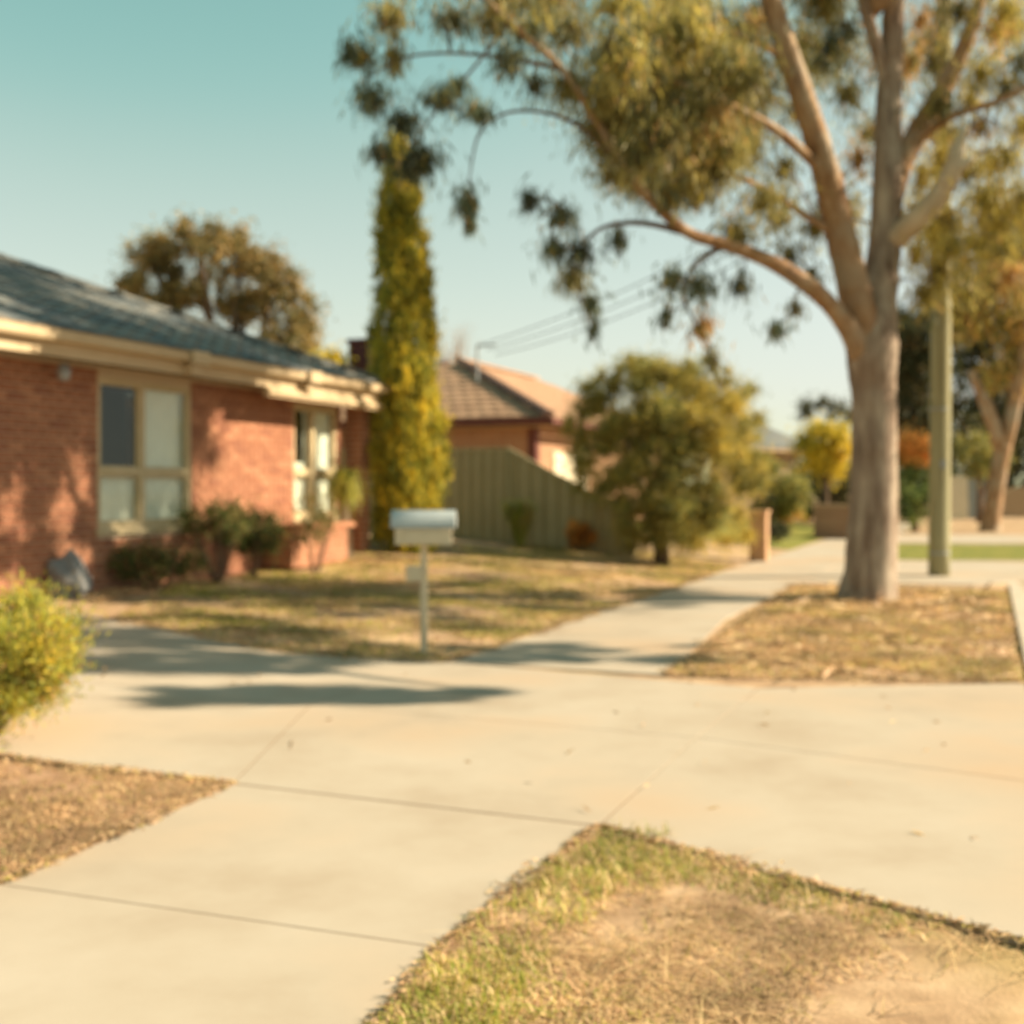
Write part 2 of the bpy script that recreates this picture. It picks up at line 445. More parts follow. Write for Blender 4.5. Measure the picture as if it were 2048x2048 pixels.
xs = axis(-500, -9, 13, 500, 0.16); ys = axis(-60, 1.5, 27, 900, 0.16)
mb = MB()
nx, ny = len(xs), len(ys)
for y in ys:
    for x in xs:
        near = 1.0 if (-9 <= x <= 13 and 1 < y < 27) else 0.0
        mb.v.append((x, y, H(x, y) - 0.006 + near * (0.005 * float(wav(x * 1.7, y * 1.7)) + random.uniform(-0.002, 0.002))))
for j in range(ny - 1):
    for i in range(nx - 1):
        mb.f.append((j * nx + i, j * nx + i + 1, (j + 1) * nx + i + 1, (j + 1) * nx + i))
mb.m = [0] * len(mb.f)
ground = mb.build('ground', M['soil'], smooth=True)
tag(ground, 'bare sandy ground with dry patches between the concrete paths', kind='structure')

def lerp2(q, s, t):
    a, b, c, d = q
    return (a * (1 - s) + b * s) * (1 - t) + (d * (1 - s) + c * s) * t

def drape(name, quad, m, parent=None, nu=10, nv=10, lift=0.006, thick=0.12, inset=0.006, wob=0.0):
    """a sheet or slab draped on the ground between four plan corners"""
    q = [Vector((p.x, p.y, 0)) for p in quad]
    cen = sum(q, Vector()) / 4
    q = [p + (cen - p).normalized() * inset for p in q]
    mb = MB()
    for j in range(nv + 1):
        for i in range(nu + 1):
            p = lerp2(q, i / nu, j / nv)
            if wob and (i in (0, nu) or j in (0, nv)):
                p = p + Vector((random.uniform(-wob, wob), random.uniform(-wob, wob), 0))
            mb.v.append((p.x, p.y, H(p.x, p.y) + lift))
    for j in range(nv):
        for i in range(nu):
            k = j * (nu + 1) + i
            mb.f.append((k, k + 1, k + nu + 2, k + nu + 1))
    ring = [i for i in range(nu)] + [j * (nu + 1) + nu for j in range(nv)] + [nv * (nu + 1) + i for i in range(nu, 0, -1)] + [j * (nu + 1) for j in range(nv, 0, -1)]
    b = len(mb.v)
    for k in ring: x, y, z = mb.v[k]; mb.v.append((x, y, z - thick))
    for k in range(len(ring)):
        k2 = (k + 1) % len(ring)
        mb.f.append((ring[k], b + k, b + k2, ring[k2]))
    mb.m = [0] * len(mb.f)
    return mb.build(name, m, parent)

def struct(name, label):
    o = bpy.data.objects.new(name, None); C.objects.link(o); ORIG[o.name] = Vector((0, 0, 0))
    return tag(o, label, kind='structure')

G = on_ground
drive = struct('driveway', 'pale concrete driveway crossing the footpath towards the brick house')
# crossover wings (street side), crossing and private part
a_, b_ = G(466, 1569), G(1198, 1654)
c0 = Vector((1.67, 8.20, 0)); c1 = G(1336, 1352); c2 = G(890, 1325)
k0 = O0 + D * -0.80 + N * 1.69; k1 = O0 + D * 4.52 + N * 1.69
mR = G(1393, 1477); mL = G(900, 1439)
mK = O0 + D * 1.42 + N * 1.69
mLL = O0 + D * 1.95 + N * (-2.5)
pl0 = Vector((-1.98, 5.74, 0)); pl1 = O0 + D * 4.9 + N * (-2.55)
drive_slabs = [
    (b_, k0, mK, mR), (mR, mK, k1, c0),                         # wing
    (a_, b_, mR, mLL), (mLL, mR, c0, c1 * 0 + pl1),             # crossing
]
drape('slab', (b_, k0, mK, mR), M['concrete'], drive)
drape('slab', (mR, mK, k1, c0), M['concrete'], drive)
drape('slab', (a_, b_, mR, mLL), M['concrete'], drive)
drape('slab', (mLL, mR, c0, c2), M['concrete'], drive)
far0 = pl0 + Vector((-3.3, 1.15, 0)); 
drape('slab', (Vector((-3.3, 6.35, 0)), a_, mLL, Vector((-2.85, 8.05, 0))), M['concrete'], drive)
drape('slab', (Vector((-2.85, 8.05, 0)), mLL, c2, G(551, 1304)), M['concrete'], drive)
drape('slab', (Vector((-6.6, 7.6, 0)), Vector((-3.3, 6.35, 0)), Vector((-2.85, 8.05, 0)), Vector((-5.9, 9.7, 0))), M['concrete'], drive)
drape('slab', (Vector((-5.9, 9.7, 0)), Vector((-2.85, 8.05, 0)), G(551, 1304), G(225, 1238)), M['concrete'], drive)
drape('slab', (Vector((-7.2, 9.2, 0)), Vector((-5.9, 9.7, 0)), G(225, 1238), G(60, 1206)), M['concrete'], drive)

M['joint'] = mat('joint_filler', [(0.20, 0.135, 0.08), (0.27, 0.19, 0.12)], 0.95, 6, 4)
def joint(a, b, parent, w=0.016, n=14):
    a, b = Vector((a.x, a.y, 0)), Vector((b.x, b.y, 0)); dv = (b - a).normalized(); sd = Vector((-dv.y, dv.x, 0)) * w / 2
    m = MB()
    for i in range(n + 1):
        p = a.lerp(b, i / n); z = H(p.x, p.y) + 0.0045
        m.v += [(p.x - sd.x, p.y - sd.y, z), (p.x + sd.x, p.y + sd.y, z), (p.x + sd.x, p.y + sd.y, z - .05), (p.x - sd.x, p.y - sd.y, z - .05)]
    for i in range(n):
        k = 4 * i; m.f += [(k, k + 4, k + 5, k + 1), (k + 1, k + 5, k + 6, k + 2), (k + 3, k + 7, k + 4, k)]
    m.m = [0] * len(m.f); m.build('joint_filler', M['joint'], parent)
joint(b_, c0, drive); joint(a_, b_, drive, 0.012); joint(mLL, c2, drive, 0.007); joint(mLL, mK, drive, 0.007); joint(a_, mLL, drive, 0.012)
path = struct('footpath', 'pale concrete footpath running from the lower left to the far trees')
e0, e1 = a_, b_
f0, f1 = G(0, 1772), G(880, 1899)
drape('slab', (f0, f1, e1 + (f1 - e1).normalized() * 0.01, e0 + (f0 - e0).normalized() * 0.01), M['concrete'], path)
joint(f0, f1, path, 0.016)
edv = (G(763, 2048) - f1).normalized()
g0 = f0 - D * 1.75; g1 = f1 + edv * 1.75
drape('slab', (g0, g1, f1, f0), M['concrete'], path)
drape('slab', (g0 - D * 1.8, g1 + edv * 1.8, g1, g0), M['concrete'], path)
ls = [4.75, 7.9, 11.0, 12.85, 16.2, 19.5, 23, 26.5, 30, 34, 38, 43, 48]
pl_, pr_ = c2, c1
for i, l in enumerate(ls[1:]):
    ql, qr = along(l, -2.62), along(l, -1.10)
    drape('slab', (pl_, pr_, qr, ql), M['concrete'], path, nu=6)
    pl_, pr_ = ql, qr

road = MB()
for i in range(0, 15):
    l0, l1 = -15.6 + i * 2, -13.6 + i * 2
    road.add([along(l0, 2.05, -0.125), along(l0, 9.5, -0.105), along(l1, 9.5, -0.105), along(l1, 2.05, -0.125)], [(0, 1, 2, 3)])
tag(road.build('road', M['asphalt']), 'dark asphalt road beyond the kerb', kind='structure')
kerb = struct('kerb', 'pale concrete kerb between the nature strip and the road')
for i in range(8):
    l0 = -13.4 + i * 2.25; l1 = l0 + 2.24; low = l0 > -1.6
    k = MB()
    prof = [(1.70, -0.2), (1.70, 0.0 if not low else -0.004), (1.87, 0.008 if not low else -0.05), (1.90, -0.10), (2.2, -0.115), (2.2, -0.2)]
    vs = [along(l0, n, z) for n, z in prof] + [along(l1, n, z) for n, z in prof]
    m_ = len(prof)
    k.add(vs, [(j, j + 1, j + 1 + m_, j + m_) for j in range(m_ - 1)] + [tuple(range(m_))[::-1], tuple(range(m_, 2 * m_))])
    k.build('kerb_stone', M['kerb'], kerb)
for i in range(4):
    l0 = 4.6 + i * 2.4; l1 = l0 + 2.39
    k = MB()
    prof = [(1.72, -0.2), (1.72, 0.012), (1.87, 0.008), (1.90, -0.10), (2.2, -0.115), (2.2, -0.2)]
    vs = [along(l0, n, z) for n, z in prof] + [along(l1, n, z) for n, z in prof]
    m_ = len(prof)
    k.add(vs, [(j, j + 1, j + 1 + m_, j + m_) for j in range(m_ - 1)] + [tuple(range(m_))[::-1], tuple(range(m_, 2 * m_))])
    k.build('kerb_stone', M['kerb'], kerb)

# crossovers and lawns further along the street
def patch(name, label, quad, m, lift, nu=12, nv=6):
    return tag(drape(name, quad, m, None, nu, nv, lift, 0.08, 0.0, 0.05), label, kind='structure')
patch('far_driveway', 'pale concrete crossover behind the power pole', (along(13.2, -1.08), along(14.7, 6.0), along(21.5, 6.0), along(19.4, -1.08)), M['concrete'], 0.008)
patch('far_driveway', 'second pale crossover in front of the far cream fence', (along(27.5, -1.08), along(29.0, 6.0), along(35.5, 6.0), along(33.5, -1.08)), M['concrete'], 0.008)
patch('far_lawn', 'bright green strip of lawn behind the power pole', (along(19.6, -1.05), along(21.7, 6.0), along(28.4, 6.0), along(27.0, -1.05)), M['turf'], 0.003)
patch('far_lawn', 'green lawn in front of the dark hedge past the brick pillar', (along(24.5, -9.0), along(23.0, -2.75), along(38, -2.75), along(38, -9.0)), M['turf'], 0.003)
patch('garden_path', 'pale bare garden path along the brick house front', (G(560, 1128), G(815, 1092), G(800, 1082), G(545, 1108)), M['bare'], 0.003)

# ------------------------------------------------------------------ brick house
WT0 = Vector((-4.80, 13.0, 0))
WOFF = WT0
def wp(t, o=0.0, z=0.0):      # t along the front wall, o outwards to the street
    p = WOFF + D * t + N * o
    return Vector((p.x, p.y, z))
GZ = 0.26
house = thing('brick_house', 'low red brick house with grey tiled roof and cream eaves on the left', 'house', wp(0, 0, GZ))
T_L, T_R = -7.0, 5.95
EAVE_B, EAVE_T, OV = 2.70, 2.90, 0.46
win1 = (0.50, 2.20, 0.92, 2.62)
win2 = (4.58, 5.80, 0.96, 2.58)

# mortar backing with the openings left out (a grid of boxes)
wall = MB()
cuts = [T_L, win1[0], win1[1], win2[0], win2[1], T_R]
def wall_piece(t0, t1, z0, z1):
    wall.box(wp(t0, -0.12, z0), D * (t1 - t0), N * 0.112, UP * (z1 - z0))
wall_piece(T_L, win1[0], 0.05, EAVE_B + .05)
wall_piece(win1[0], win1[1], 0.05, win1[2]); wall_piece(win1[0], win1[1], win1[3], EAVE_B + .05)
wall_piece(win1[1], win2[0], 0.05, EAVE_B + .05)
wall_piece(win2[0], win2[1], 0.05, win2[2]); wall_piece(win2[0], win2[1], win2[3], EAVE_B + .05)
wall_piece(win2[1], T_R, 0.05, EAVE_B + .05)
# the other sides of the house
wall.box(wp(T_R - 0.11, -8.0, 0.05), D * 0.11, N * 7.875, UP * (EAVE_B - 0.01))
wall.box(wp(T_L, -8.0, 0.05), D * 0.11, N * 7.875, UP * (EAVE_B - 0.01))
wall.box(wp(T_L + .115, -8.0, 0.05), D * (T_R - T_L - 0.23), N * 0.11, UP * (EAVE_B - 0.01))
wall_o = wall.build('wall', M['mortar'], house)
BL, BH, JO = 0.230, 0.074, 0.012
bmesh_proto = []
def brick_mesh(L, Hh, Dp, m, nm='brick'):
    b = MB(); b.box(Vector((0, 0, 0)), Vector((L, 0, 0)), Vector((0, Dp, 0)), Vector((0, 0, Hh)))
    me = bpy.data.meshes.new(nm); me.from_pydata(b.v, [], b.f); me.materials.append(m); me.update(); return me
cand = []
row = 0
z = 0.12
while z + BH < EAVE_B:
    t = T_L + (0.12 if row % 2 else 0.0)
    while t < T_R:
        segs = [(t, min(t + BL, T_R))]
        for (w0, w1, wz0, wz1) in (win1, win2):
            if z + BH > wz0 - 0.07 and z < wz1:
                ns_ = []
                for s0, s1 in segs:
                    if s1 <= w0 or s0 >= w1: ns_.append((s0, s1))
                    else:
                        if s0 < w0: ns_.append((s0, w0))
                        if s1 > w1: ns_.append((w1, s1))
                segs = ns_
        for s0, s1 in segs:
            if s1 - s0 > 0.03: cand.append((s0, s1, z))
        t += BL + JO
    z += BH + JO; row += 1
def brick_rank(c):
    p = wp((c[0] + c[1]) / 2, 0, c[2])
    u = 1024 + p.x / p.y * FPX
    if u < -10: return 1e6 + p.y
    return p.y + (0 if (c[1] - c[0]) > 0.2 else 30)
cand.sort(key=brick_rank)
protos = {}
stuff = MB()
for i, (s0, s1, z) in enumerate(cand):
    proud = random.uniform(-0.002, 0.0025)
    L = round(s1 - s0, 2)
    mi = random.choices(range(4), [4, 4, 2, 2])[0]
    if i < 298:
        key = (L, mi)
        if key not in protos: protos[key] = brick_mesh(L, BH, 0.012, BR[mi])
        place_copy('brick', protos[key], wall_o, frame_matrix(wp(s0, -0.010 + proud + 0.006, z), D, N, UP))
    else:
        stuff.box(wp(s0, -0.010 + proud + .006, z), D * (s1 - s0), N * 0.012, UP * BH, mi)
o = stuff.build('brick', BR, wall_o); o['kind'] = 'stuff'

def window(t0, t1, z0, z1, tm, zt, curtains):
    f = MB(); w = 0.055
    dep = N * 0.07
    def bar(ta, tb, za, zb, o=-0.075, th=0.07): f.box(wp(ta, o, za), D * (tb - ta), N * th, UP * (zb - za))
    bar(t0, t1, z1 - w, z1); bar(t0, t1, z0, z0 + w)
    bar(t0, t0 + w, z0 + w, z1 - w); bar(t1 - w, t1, z0 + w, z1 - w)
    root = f.build('window', M['frame'], house)
    g = MB(); g.box(wp(tm - 0.045, -0.07, z0 + w), D * 0.09, N * 0.075, UP * (z1 - z0 - 2 * w)); g.build('mullion', M['frame'], root)
    for ta, tb in ((t0 + w, tm - 0.045), (tm + 0.045, t1 - w)):
        g = MB(); g.box(wp(ta, -0.068, zt - 0.035), D * (tb - ta), N * 0.072, UP * 0.07); g.build('transom', M['frame'], root)
        for za, zb in ((z0 + w, zt - 0.035), (zt + 0.035, z1 - w)):
            sash = MB(); s = 0.03
            sash.box(wp(ta, -0.055, za), D * s, N * 0.03, UP * (zb - za)); sash.box(wp(tb - s, -0.055, za), D * s, N * 0.03, UP * (zb - za))
            sash.box(wp(ta + s, -0.055, za), D * (tb - ta - 2 * s), N * 0.03, UP * s); sash.box(wp(ta + s, -0.055, zb - s), D * (tb - ta - 2 * s), N * 0.03, UP * s)
            sash.build('sash', M['frame'], root)
            p = MB(); p.box(wp(ta + s, -0.043, za + s), D * (tb - ta - 2 * s), N * 0.005, UP * (zb - za - 2 * s)); p.build('pane', M['glass'], root)
    s = MB()   # sloping sill
    s.hexa([wp(t0 - 0.04, -0.02, z0 - 0.07), wp(t1 + 0.04, -0.02, z0 - 0.07), wp(t1 + 0.04, 0.05, z0 - 0.07), wp(t0 - 0.04, 0.05, z0 - 0.07),
            wp(t0 - 0.04, -0.02, z0 - 0.003), wp(t1 + 0.04, -0.02, z0 - 0.003), wp(t1 + 0.04, 0.05, z0 - 0.03), wp(t0 - 0.04, 0.05, z0 - 0.03)])
    s.build('sill', M['frame'], root)
    for (ca, cb, za, zb) in curtains:
        c = MB(); k = int((cb - ca) / 0.035)
        for i in range(k + 1):
            tt = ca + (cb - ca) * i / k
            oo = -0.10 + 0.018 * math.sin(i * 1.4) + 0.008 * math.sin(i * 3.1)
            c.v += [tuple(wp(tt, oo, za)), tuple(wp(tt, oo, zb))]
        c.f = [(2 * i, 2 * i + 2, 2 * i + 3, 2 * i + 1) for i in range(k)]; c.m = [0] * k
        c.build('curtain', M['curtain'], root, smooth=True)
    r = MB()
    r.box(wp(t0 - 0.2, -1.2, z0 - 0.3), D * (t1 - t0 + 0.4), N * 0.05, UP * (z1 - z0 + 0.3)); r.build('room_lining', M['dark'], root)
window(*win1, 1.27, 1.56, [(1.33, 2.2, 0.95, 2.55), (0.55, 1.33, 0.95, 1.56)])
window(*win2, 5.12, 1.60, [(5.0, 5.8, 0.95, 2.55), (4.6, 5.0, 0.95, 1.75)])

# eaves: soffit, fascia, gutter, verandah beam
ET0, ET1 = T_L - 0.4, 6.42
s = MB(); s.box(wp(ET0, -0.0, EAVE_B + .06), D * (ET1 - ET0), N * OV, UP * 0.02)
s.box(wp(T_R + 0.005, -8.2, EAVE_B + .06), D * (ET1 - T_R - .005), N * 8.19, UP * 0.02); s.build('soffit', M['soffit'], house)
s = MB(); s.box(wp(ET0, OV, EAVE_B), D * (ET1 - ET0), N * 0.025, UP * 0.26)
s.box(wp(ET1, -8.2, EAVE_B), D * 0.025, N * (8.2 + OV + .025), UP * 0.26); s.build('fascia', M['cream'], house)
def gutter(a, dirv, outv, L):
    g = MB()
    prof = [(0.0, 0.0), (0.11, 0.0), (0.125, 0.03), (0.125, 0.095), (0.135, 0.1), (0.135, 0.11), (0.115, 0.11), (0.115, 0.02), (0.0, 0.015)]
    vs = [a + outv * x + UP * y for x, y in prof] + [a + dirv * L + outv * x + UP * y for x, y in prof]
    n = len(prof)
    g.add(vs, [(i, (i + 1) % n, (i + 1) % n + n, i + n) for i in range(n)] + [tuple(range(n))[::-1], tuple(range(n, 2 * n))])
    return g
gutter(wp(ET0, OV + .025, EAVE_B + 0.145), D, N, ET1 - ET0 + .16).build('gutter', M['cream'], house)
gutter(wp(ET1 + .025, OV + .02, EAVE_B + 0.145), -N, D, 8.6).build('gutter', M['cream'], house)
s = MB(); s.box(wp(3.15, OV - 0.03, EAVE_B - 0.125), D * 3.24, N * 0.085, UP * 0.12)
s.box(wp(3.15, OV + 0.057, EAVE_B - 0.09), D * 3.24, N * 0.03, UP * 0.05)
s.build('verandah_beam', M['cream'], house)
for tt in (1.36, 3.95):  # pale blocks that stand in for sunlit patches along the eave
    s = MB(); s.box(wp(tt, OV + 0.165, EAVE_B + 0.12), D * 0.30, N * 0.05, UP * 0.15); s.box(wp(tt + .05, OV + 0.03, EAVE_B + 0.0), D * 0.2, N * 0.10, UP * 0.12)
    s.build('sun_patch_block', M['cream'], house)
s = MB(); c = wp(-0.27, 0.22, EAVE_B - 0.02)
s.tube([c, c - UP * 0.05, c - UP * 0.06, c - UP * 0.16, c - UP * 0.19], [0.05, 0.05, 0.075, 0.06, 0.015], 10); s.build('eave_lamp', M['steel'], house, smooth=True)

# roof: shell + tiles + caps
PITCH = 0.39; RW = 4.3
ZR = EAVE_B + 0.27
cR = wp(ET1 + 0.06, OV + 0.06, ZR); cL = wp(ET0 - 0.06, OV + 0.06, ZR)
cRb = wp(ET1 + 0.06, OV + 0.06 - 2 * RW, ZR); cLb = wp(ET0 - 0.06, OV + 0.06 - 2 * RW, ZR)
apR = cR - N * RW - D * RW + UP * RW * PITCH
apL = cL - N * RW + D * RW + UP * RW * PITCH
s = MB(); s.add([cL, cR, cRb, cLb, apL, apR], [(0, 1, 5, 4), (1, 2, 5), (2, 3, 4, 5), (3, 0, 4), (3, 2, 1, 0)])
roof_o = s.build('roof', M['tile_shell'], house)

def tile_mesh(w, L, th, m, wave=0.022):
    b = MB(); k = 4
    top = []
    for j in (0, 1):
        for i in range(k + 1):
            x = w * i / k
            b.v.append((x, j * L, th * (1 - 0.0 * j) + wave * (0.5 - 0.5 * math.cos(2 * math.pi * i / k * 1.0))))
    for i in range(k + 1): b.v.append((w * i / k, 0, -0.012))
    for i in range(k): b.f.append((i, i + 1, k + 1 + i + 1, k + 1 + i))
    for i in range(k): b.f.append((2 * (k + 1) + i, 2 * (k + 1) + i + 1, i + 1, i))
    b.f.append((2 * (k + 1), 0, k + 1)); b.f.append((2 * (k + 1) + k, 2 * k + 1, k))
    me = bpy.data.meshes.new('tile'); me.from_pydata(b.v, [], b.f); me.materials.append(m); me.update(); return me

def inside(p2, poly):
    ok = True
    for i in range(len(poly)):
        a, b = poly[i], poly[(i + 1) % len(poly)]
        if (b[0] - a[0]) * (p2[1] - a[1]) - (b[1] - a[1]) * (p2[0] - a[0]) < -1e-6: ok = False
    return ok

def tile_face(origin, e, g, poly, w, L, out):
    nn = e.cross(g).normalized()
    xs_ = [p[0] for p in poly]; ys_ = [p[1] for p in poly]
    r = 0; y = min(ys_)
    tilt = (g + nn * -0.055).normalized()
    while y < max(ys_):
        x = min(xs_) + (w * 0.5 if r % 2 else 0) - w * 0.5
        while x < max(xs_):
            if inside((x + w / 2, y + L * 0.45), poly):
                o = origin + e * x + g * y + nn * 0.022
                out.append(frame_matrix(o, e, tilt, e.cross(tilt).normalized()))
            x += w
        y += L; r += 1

def lay_tiles(mats, roof, cam_rank, w, L, limit, wave=0.022):
    ts = []
    for args in cam_rank: tile_face(*args, w, L, ts)
    def rk(Mx):
        p = Mx.translation; u = 1024 + p.x / p.y * FPX
        return p.y + (0 if -20 < u < 2060 else 1000)
    ts.sort(key=rk)
    protos = [tile_mesh(w * 0.985, L * 1.12, 0.012, m, wave) for m in mats]
    st = MB()
    for i, Mx in enumerate(ts):
        k = random.randrange(len(mats))
        Mx = Mx @ Matrix.Rotation(random.uniform(-0.012, 0.012), 4, 'Z')
        if i < limit: place_copy('tile', protos[k], roof, Mx)
        else:
            me = protos[k]
            st.add([Mx @ v.co for v in me.vertices], [tuple(p.vertices) for p in me.polygons], k)
    if st.v:
        o = st.build('tile', mats, roof); o['kind'] = 'stuff'

SL = math.sqrt(1 + PITCH ** 2)
gF = (-N + UP * PITCH).normalized(); gR = (-D + UP * PITCH).normalized()
Lf = (cR - cL).length
faces = [(cL, D, gF, [(0, 0), (Lf, 0), (Lf - RW, RW * SL), (RW, RW * SL)]),
         (cR, -N, gR, [(0, 0), (2 * RW, 0), (RW, RW * SL)])]
lay_tiles([M['tile'], M['tile_b'], M['tile_c']], roof_o, faces, 0.30, 0.32, 298)
def caps(a, b, m, roof, r=0.085, L=0.38):
    d_ = (b - a); n = int(d_.length / L); dn = d_.normalized()
    side = dn.cross(UP).normalized(); up = side.cross(dn)
    me = None
    pb = MB()
    for j, rr in ((0, r * 1.08), (1, r * 0.95)):
        for i in range(6):
            an = math.pi * i / 5
            pb.v.append((math.cos(an) * rr, j * L * 1.04, math.sin(an) * rr * 0.8 - 0.01))
    pb.f = [(i, i + 1, 7 + i, 6 + i) for i in range(5)] + [(5, 4, 3, 2, 1, 0)]
    me = bpy.data.meshes.new('ridge_cap'); me.from_pydata(pb.v, [], pb.f); me.materials.append(m); me.update()
    for i in range(n):
        place_copy('ridge_cap', me, roof, frame_matrix(a + dn * (i * L) + UP * 0.045, side, dn, up))
caps(cR, apR, M['tile'], roof_o); caps(apR, apL, M['tile'], roof_o)

# porch pillar of the house, of laid bricks
def brick_pier(name, base, w, d, h, parent, mats, cap=None):
    core = MB(); core.cbox(base + UP * h / 2, D * (d - 0.024), N * (w - 0.024), UP * h)
    p = core.build(name, M['mortar'], parent)
    z = 0.0; r = 0
    protos = {}
    while z + BH <= h + 0.001:
        for side in range(4):
            e, nrm, L, off = [(D, N, d, w), (-N, D, w, d), (-D, -N, d, w), (N, -D, w, d)][side]
            st = base + nrm * (off / 2 - 0.012) - e * (L / 2)
            cutsx = ([0, L * 0.64, L] if (r + side) % 2 else [0, L * 0.36, L])
            for a, b in zip(cutsx[:-1], cutsx[1:]):
                key = (round(b - a - JO / 2, 3), random.randrange(len(mats)))
                if key not in protos: protos[key] = brick_mesh(key[0], BH, 0.013, mats[key[1]])
                place_copy('brick', protos[key], p, frame_matrix(st + e * (a + JO / 4 * 0) + UP * z, e, nrm, UP))
        z += BH + JO; r += 1
    if cap:
        c = MB(); c.cbox(base + UP * (h + 0.03), D * (d + 0.05), N * (w + 0.05), UP * 0.06); c.build('capstone', cap, p)
    return p
pb_ = wp(6.24, 0.12, 0.22)
brick_pier('porch_pillar', pb_, 0.28, 0.28, EAVE_B - 0.22 - 0.0, house, [BR[3], BR[1]])

# brick planter under the second window
bx = thing('brick_planter', 'low orange brick planter under the second window of the brick house', 'planter', wp(4.6, 0.35, GZ))
pm = MB()
pt0, pt1, po0, po1, ph0, ph1 = 3.75, 5.25, 0.03, 0.50, 0.30, 0.86
pm.box(wp(pt0 + .012, po0, ph0), D * (pt1 - pt0 - .024), N * (po1 - po0 - .012), UP * (ph1 - ph0 - .02))
pbody = pm.build('planter_wall', M['mortar'], bx)
protos2 = {}
z = ph0; r = 0
while z + BH < ph1:
    for (e, nrm, L, st) in ((D, N, pt1 - pt0, wp(pt0, po1 - .012, 0)), (-N, D, po1 - po0, wp(pt1 - .012, po1, 0)), (N, -D, po1 - po0, wp(pt0 + .012, po0, 0))):
        x = -0.12 if r % 2 else 0
        while x < L - 0.02:
            a, b = max(0, x), min(L, x + BL)
            if b - a > 0.03:
                key = (round(b - a, 2), random.randrange(2))
                if key not in protos2: protos2[key] = brick_mesh(key[0], BH, 0.013, (BR[3], BR[1])[key[1]])
                place_copy('brick', protos2[key], pbody, frame_matrix(Vector((st.x, st.y, 0)) + e * a + UP * z, e, nrm, UP))
            x += BL + JO
    z += BH + JO; r += 1
x = pt0 - 0.03
while x < pt1 + .02:
    c = MB(); c.box(wp(x, po0 + 0.01, z), D * 0.235, N * (po1 - po0 + 0.03), UP * 0.07); c.build('coping', random.choice([BR[3], BR[1]]), bx); x += 0.245

# ------------------------------------------------------------------ neighbour house
E2 = Vector((0.795, 26.0, 2.92)); W2 = 3.89
h2z = 0.28
nb = thing('neighbour_house', 'tan brick house with terracotta hipped roof behind the green fence', 'house', Vector((E2.x, E2.y, h2z)))
Z2 = E2.z; P2 = 0.445; LEN2 = 14.0
q0 = E2; q1 = E2 - N * (2 * W2); q2 = q1 + D * LEN2; q3 = q0 + D * LEN2
a0 = E2 - N * W2 + D * W2 + UP * W2 * P2; a1 = a0 + D * (LEN2 - 2 * W2)
s = MB(); s.add([q0, q3, q2, q1, a0, a1], [(0, 1, 5, 4), (1, 2, 5), (2, 3, 4, 5), (3, 0, 4), (3, 2, 1, 0)])
roof2 = s.build('roof', M['terra_b'], nb)
SL2 = math.sqrt(1 + P2 ** 2)
lay_tiles([M['terra'], M['terra_b']], roof2,
          [(q1, N, (D + UP * P2).normalized(), [(0, 0), (2 * W2, 0), (W2, W2 * SL2)]),
           (q0, D, (-N + UP * P2).normalized(), [(0, 0), (LEN2, 0), (LEN2 - W2, W2 * SL2), (W2, W2 * SL2)])], 0.33, 0.34, 298, 0.009)
caps(q0, a0, M['terra_ridge'], roof2, r=0.14, L=0.42); caps(a0, a1, M['terra'], roof2, r=0.11, L=0.42); caps(q1, a0, M['terra_ridge'], roof2, r=0.12, L=0.42)
s = MB()
s.box(q1 + UP * -0.16 - D * .03, N * (2 * W2 + .03), D * 0.03, UP * 0.15); s.box(q0 + UP * -0.16, D * LEN2, N * 0.03, UP * 0.15)
s.box(q1 + UP * -0.13 - D * .13, N * (2 * W2 + .13), D * 0.1, UP * 0.10); s.box(q0 + UP * -0.13 + N * .03 - D * .13, D * LEN2, N * 0.10, UP * 0.10)
s.build('gutter', M['maroon'], nb)
s = MB()
B2 = Vector((E2.x, E2.y, 0)) - N * 0.5 + D * 0.5
wallh = Z2 - 0.05 - h2z
s.box(B2 + UP * (h2z - .2), -N * 6.8, D * 0.11, UP * (wallh + .2))
s.box(B2 + D * 0.115 + UP * (h2z - .2), D * 13, -N * 0.11, UP * (wallh + .2))
w2 = s.build('wall', M['brick_far'], nb)
s = MB(); s.box(B2 + N * 0.02 - D * 0.012 + UP * (h2z - .1), D * 0.24, -N * 0.2, UP * (wallh + .1)); s.build('downpipe_corner', M['maroon'], nb)
s = MB(); s.box(q1 + UP * -0.19 + D * .02, N * (2 * W2), D * 0.5, UP * 0.02); s.build('soffit', M['soffit'], nb)
# cream garage door in the sunny front
pw = B2 + N * 0.005
s = MB()
for k in range(9):
    s.box(pw + D * 1.15 + UP * (h2z + 0.02 + k * 0.215), D * 2.5, N * 0.03, UP * 0.208)
s.build('garage_door', M['white_wall'], nb)
cb = q1 + N * 0.88 + D * 3.6
s = MB(); s.box(Vector((cb.x, cb.y, 3.1)), N * 0.62, D * 0.5, UP * 2.12); s.box(Vector((cb.x, cb.y, 5.22)) - N * 0.05 - D * .05, N * 0.72, D * 0.6, UP * 0.1)
s.build('chimney', M['chimney'], nb)
# service bracket on the roof
ba = at(955, 748, 29.0); bt = at(955, 688, 29.0)
s = MB(); s.tube([ba - UP * 0.5, bt], [0.03, 0.03], 6); s.box(bt - N * 0.02 - UP * 0.06, N * 0.5, D * 0.04, UP * 0.04)
s.build('service_mast', M['steel'], nb)

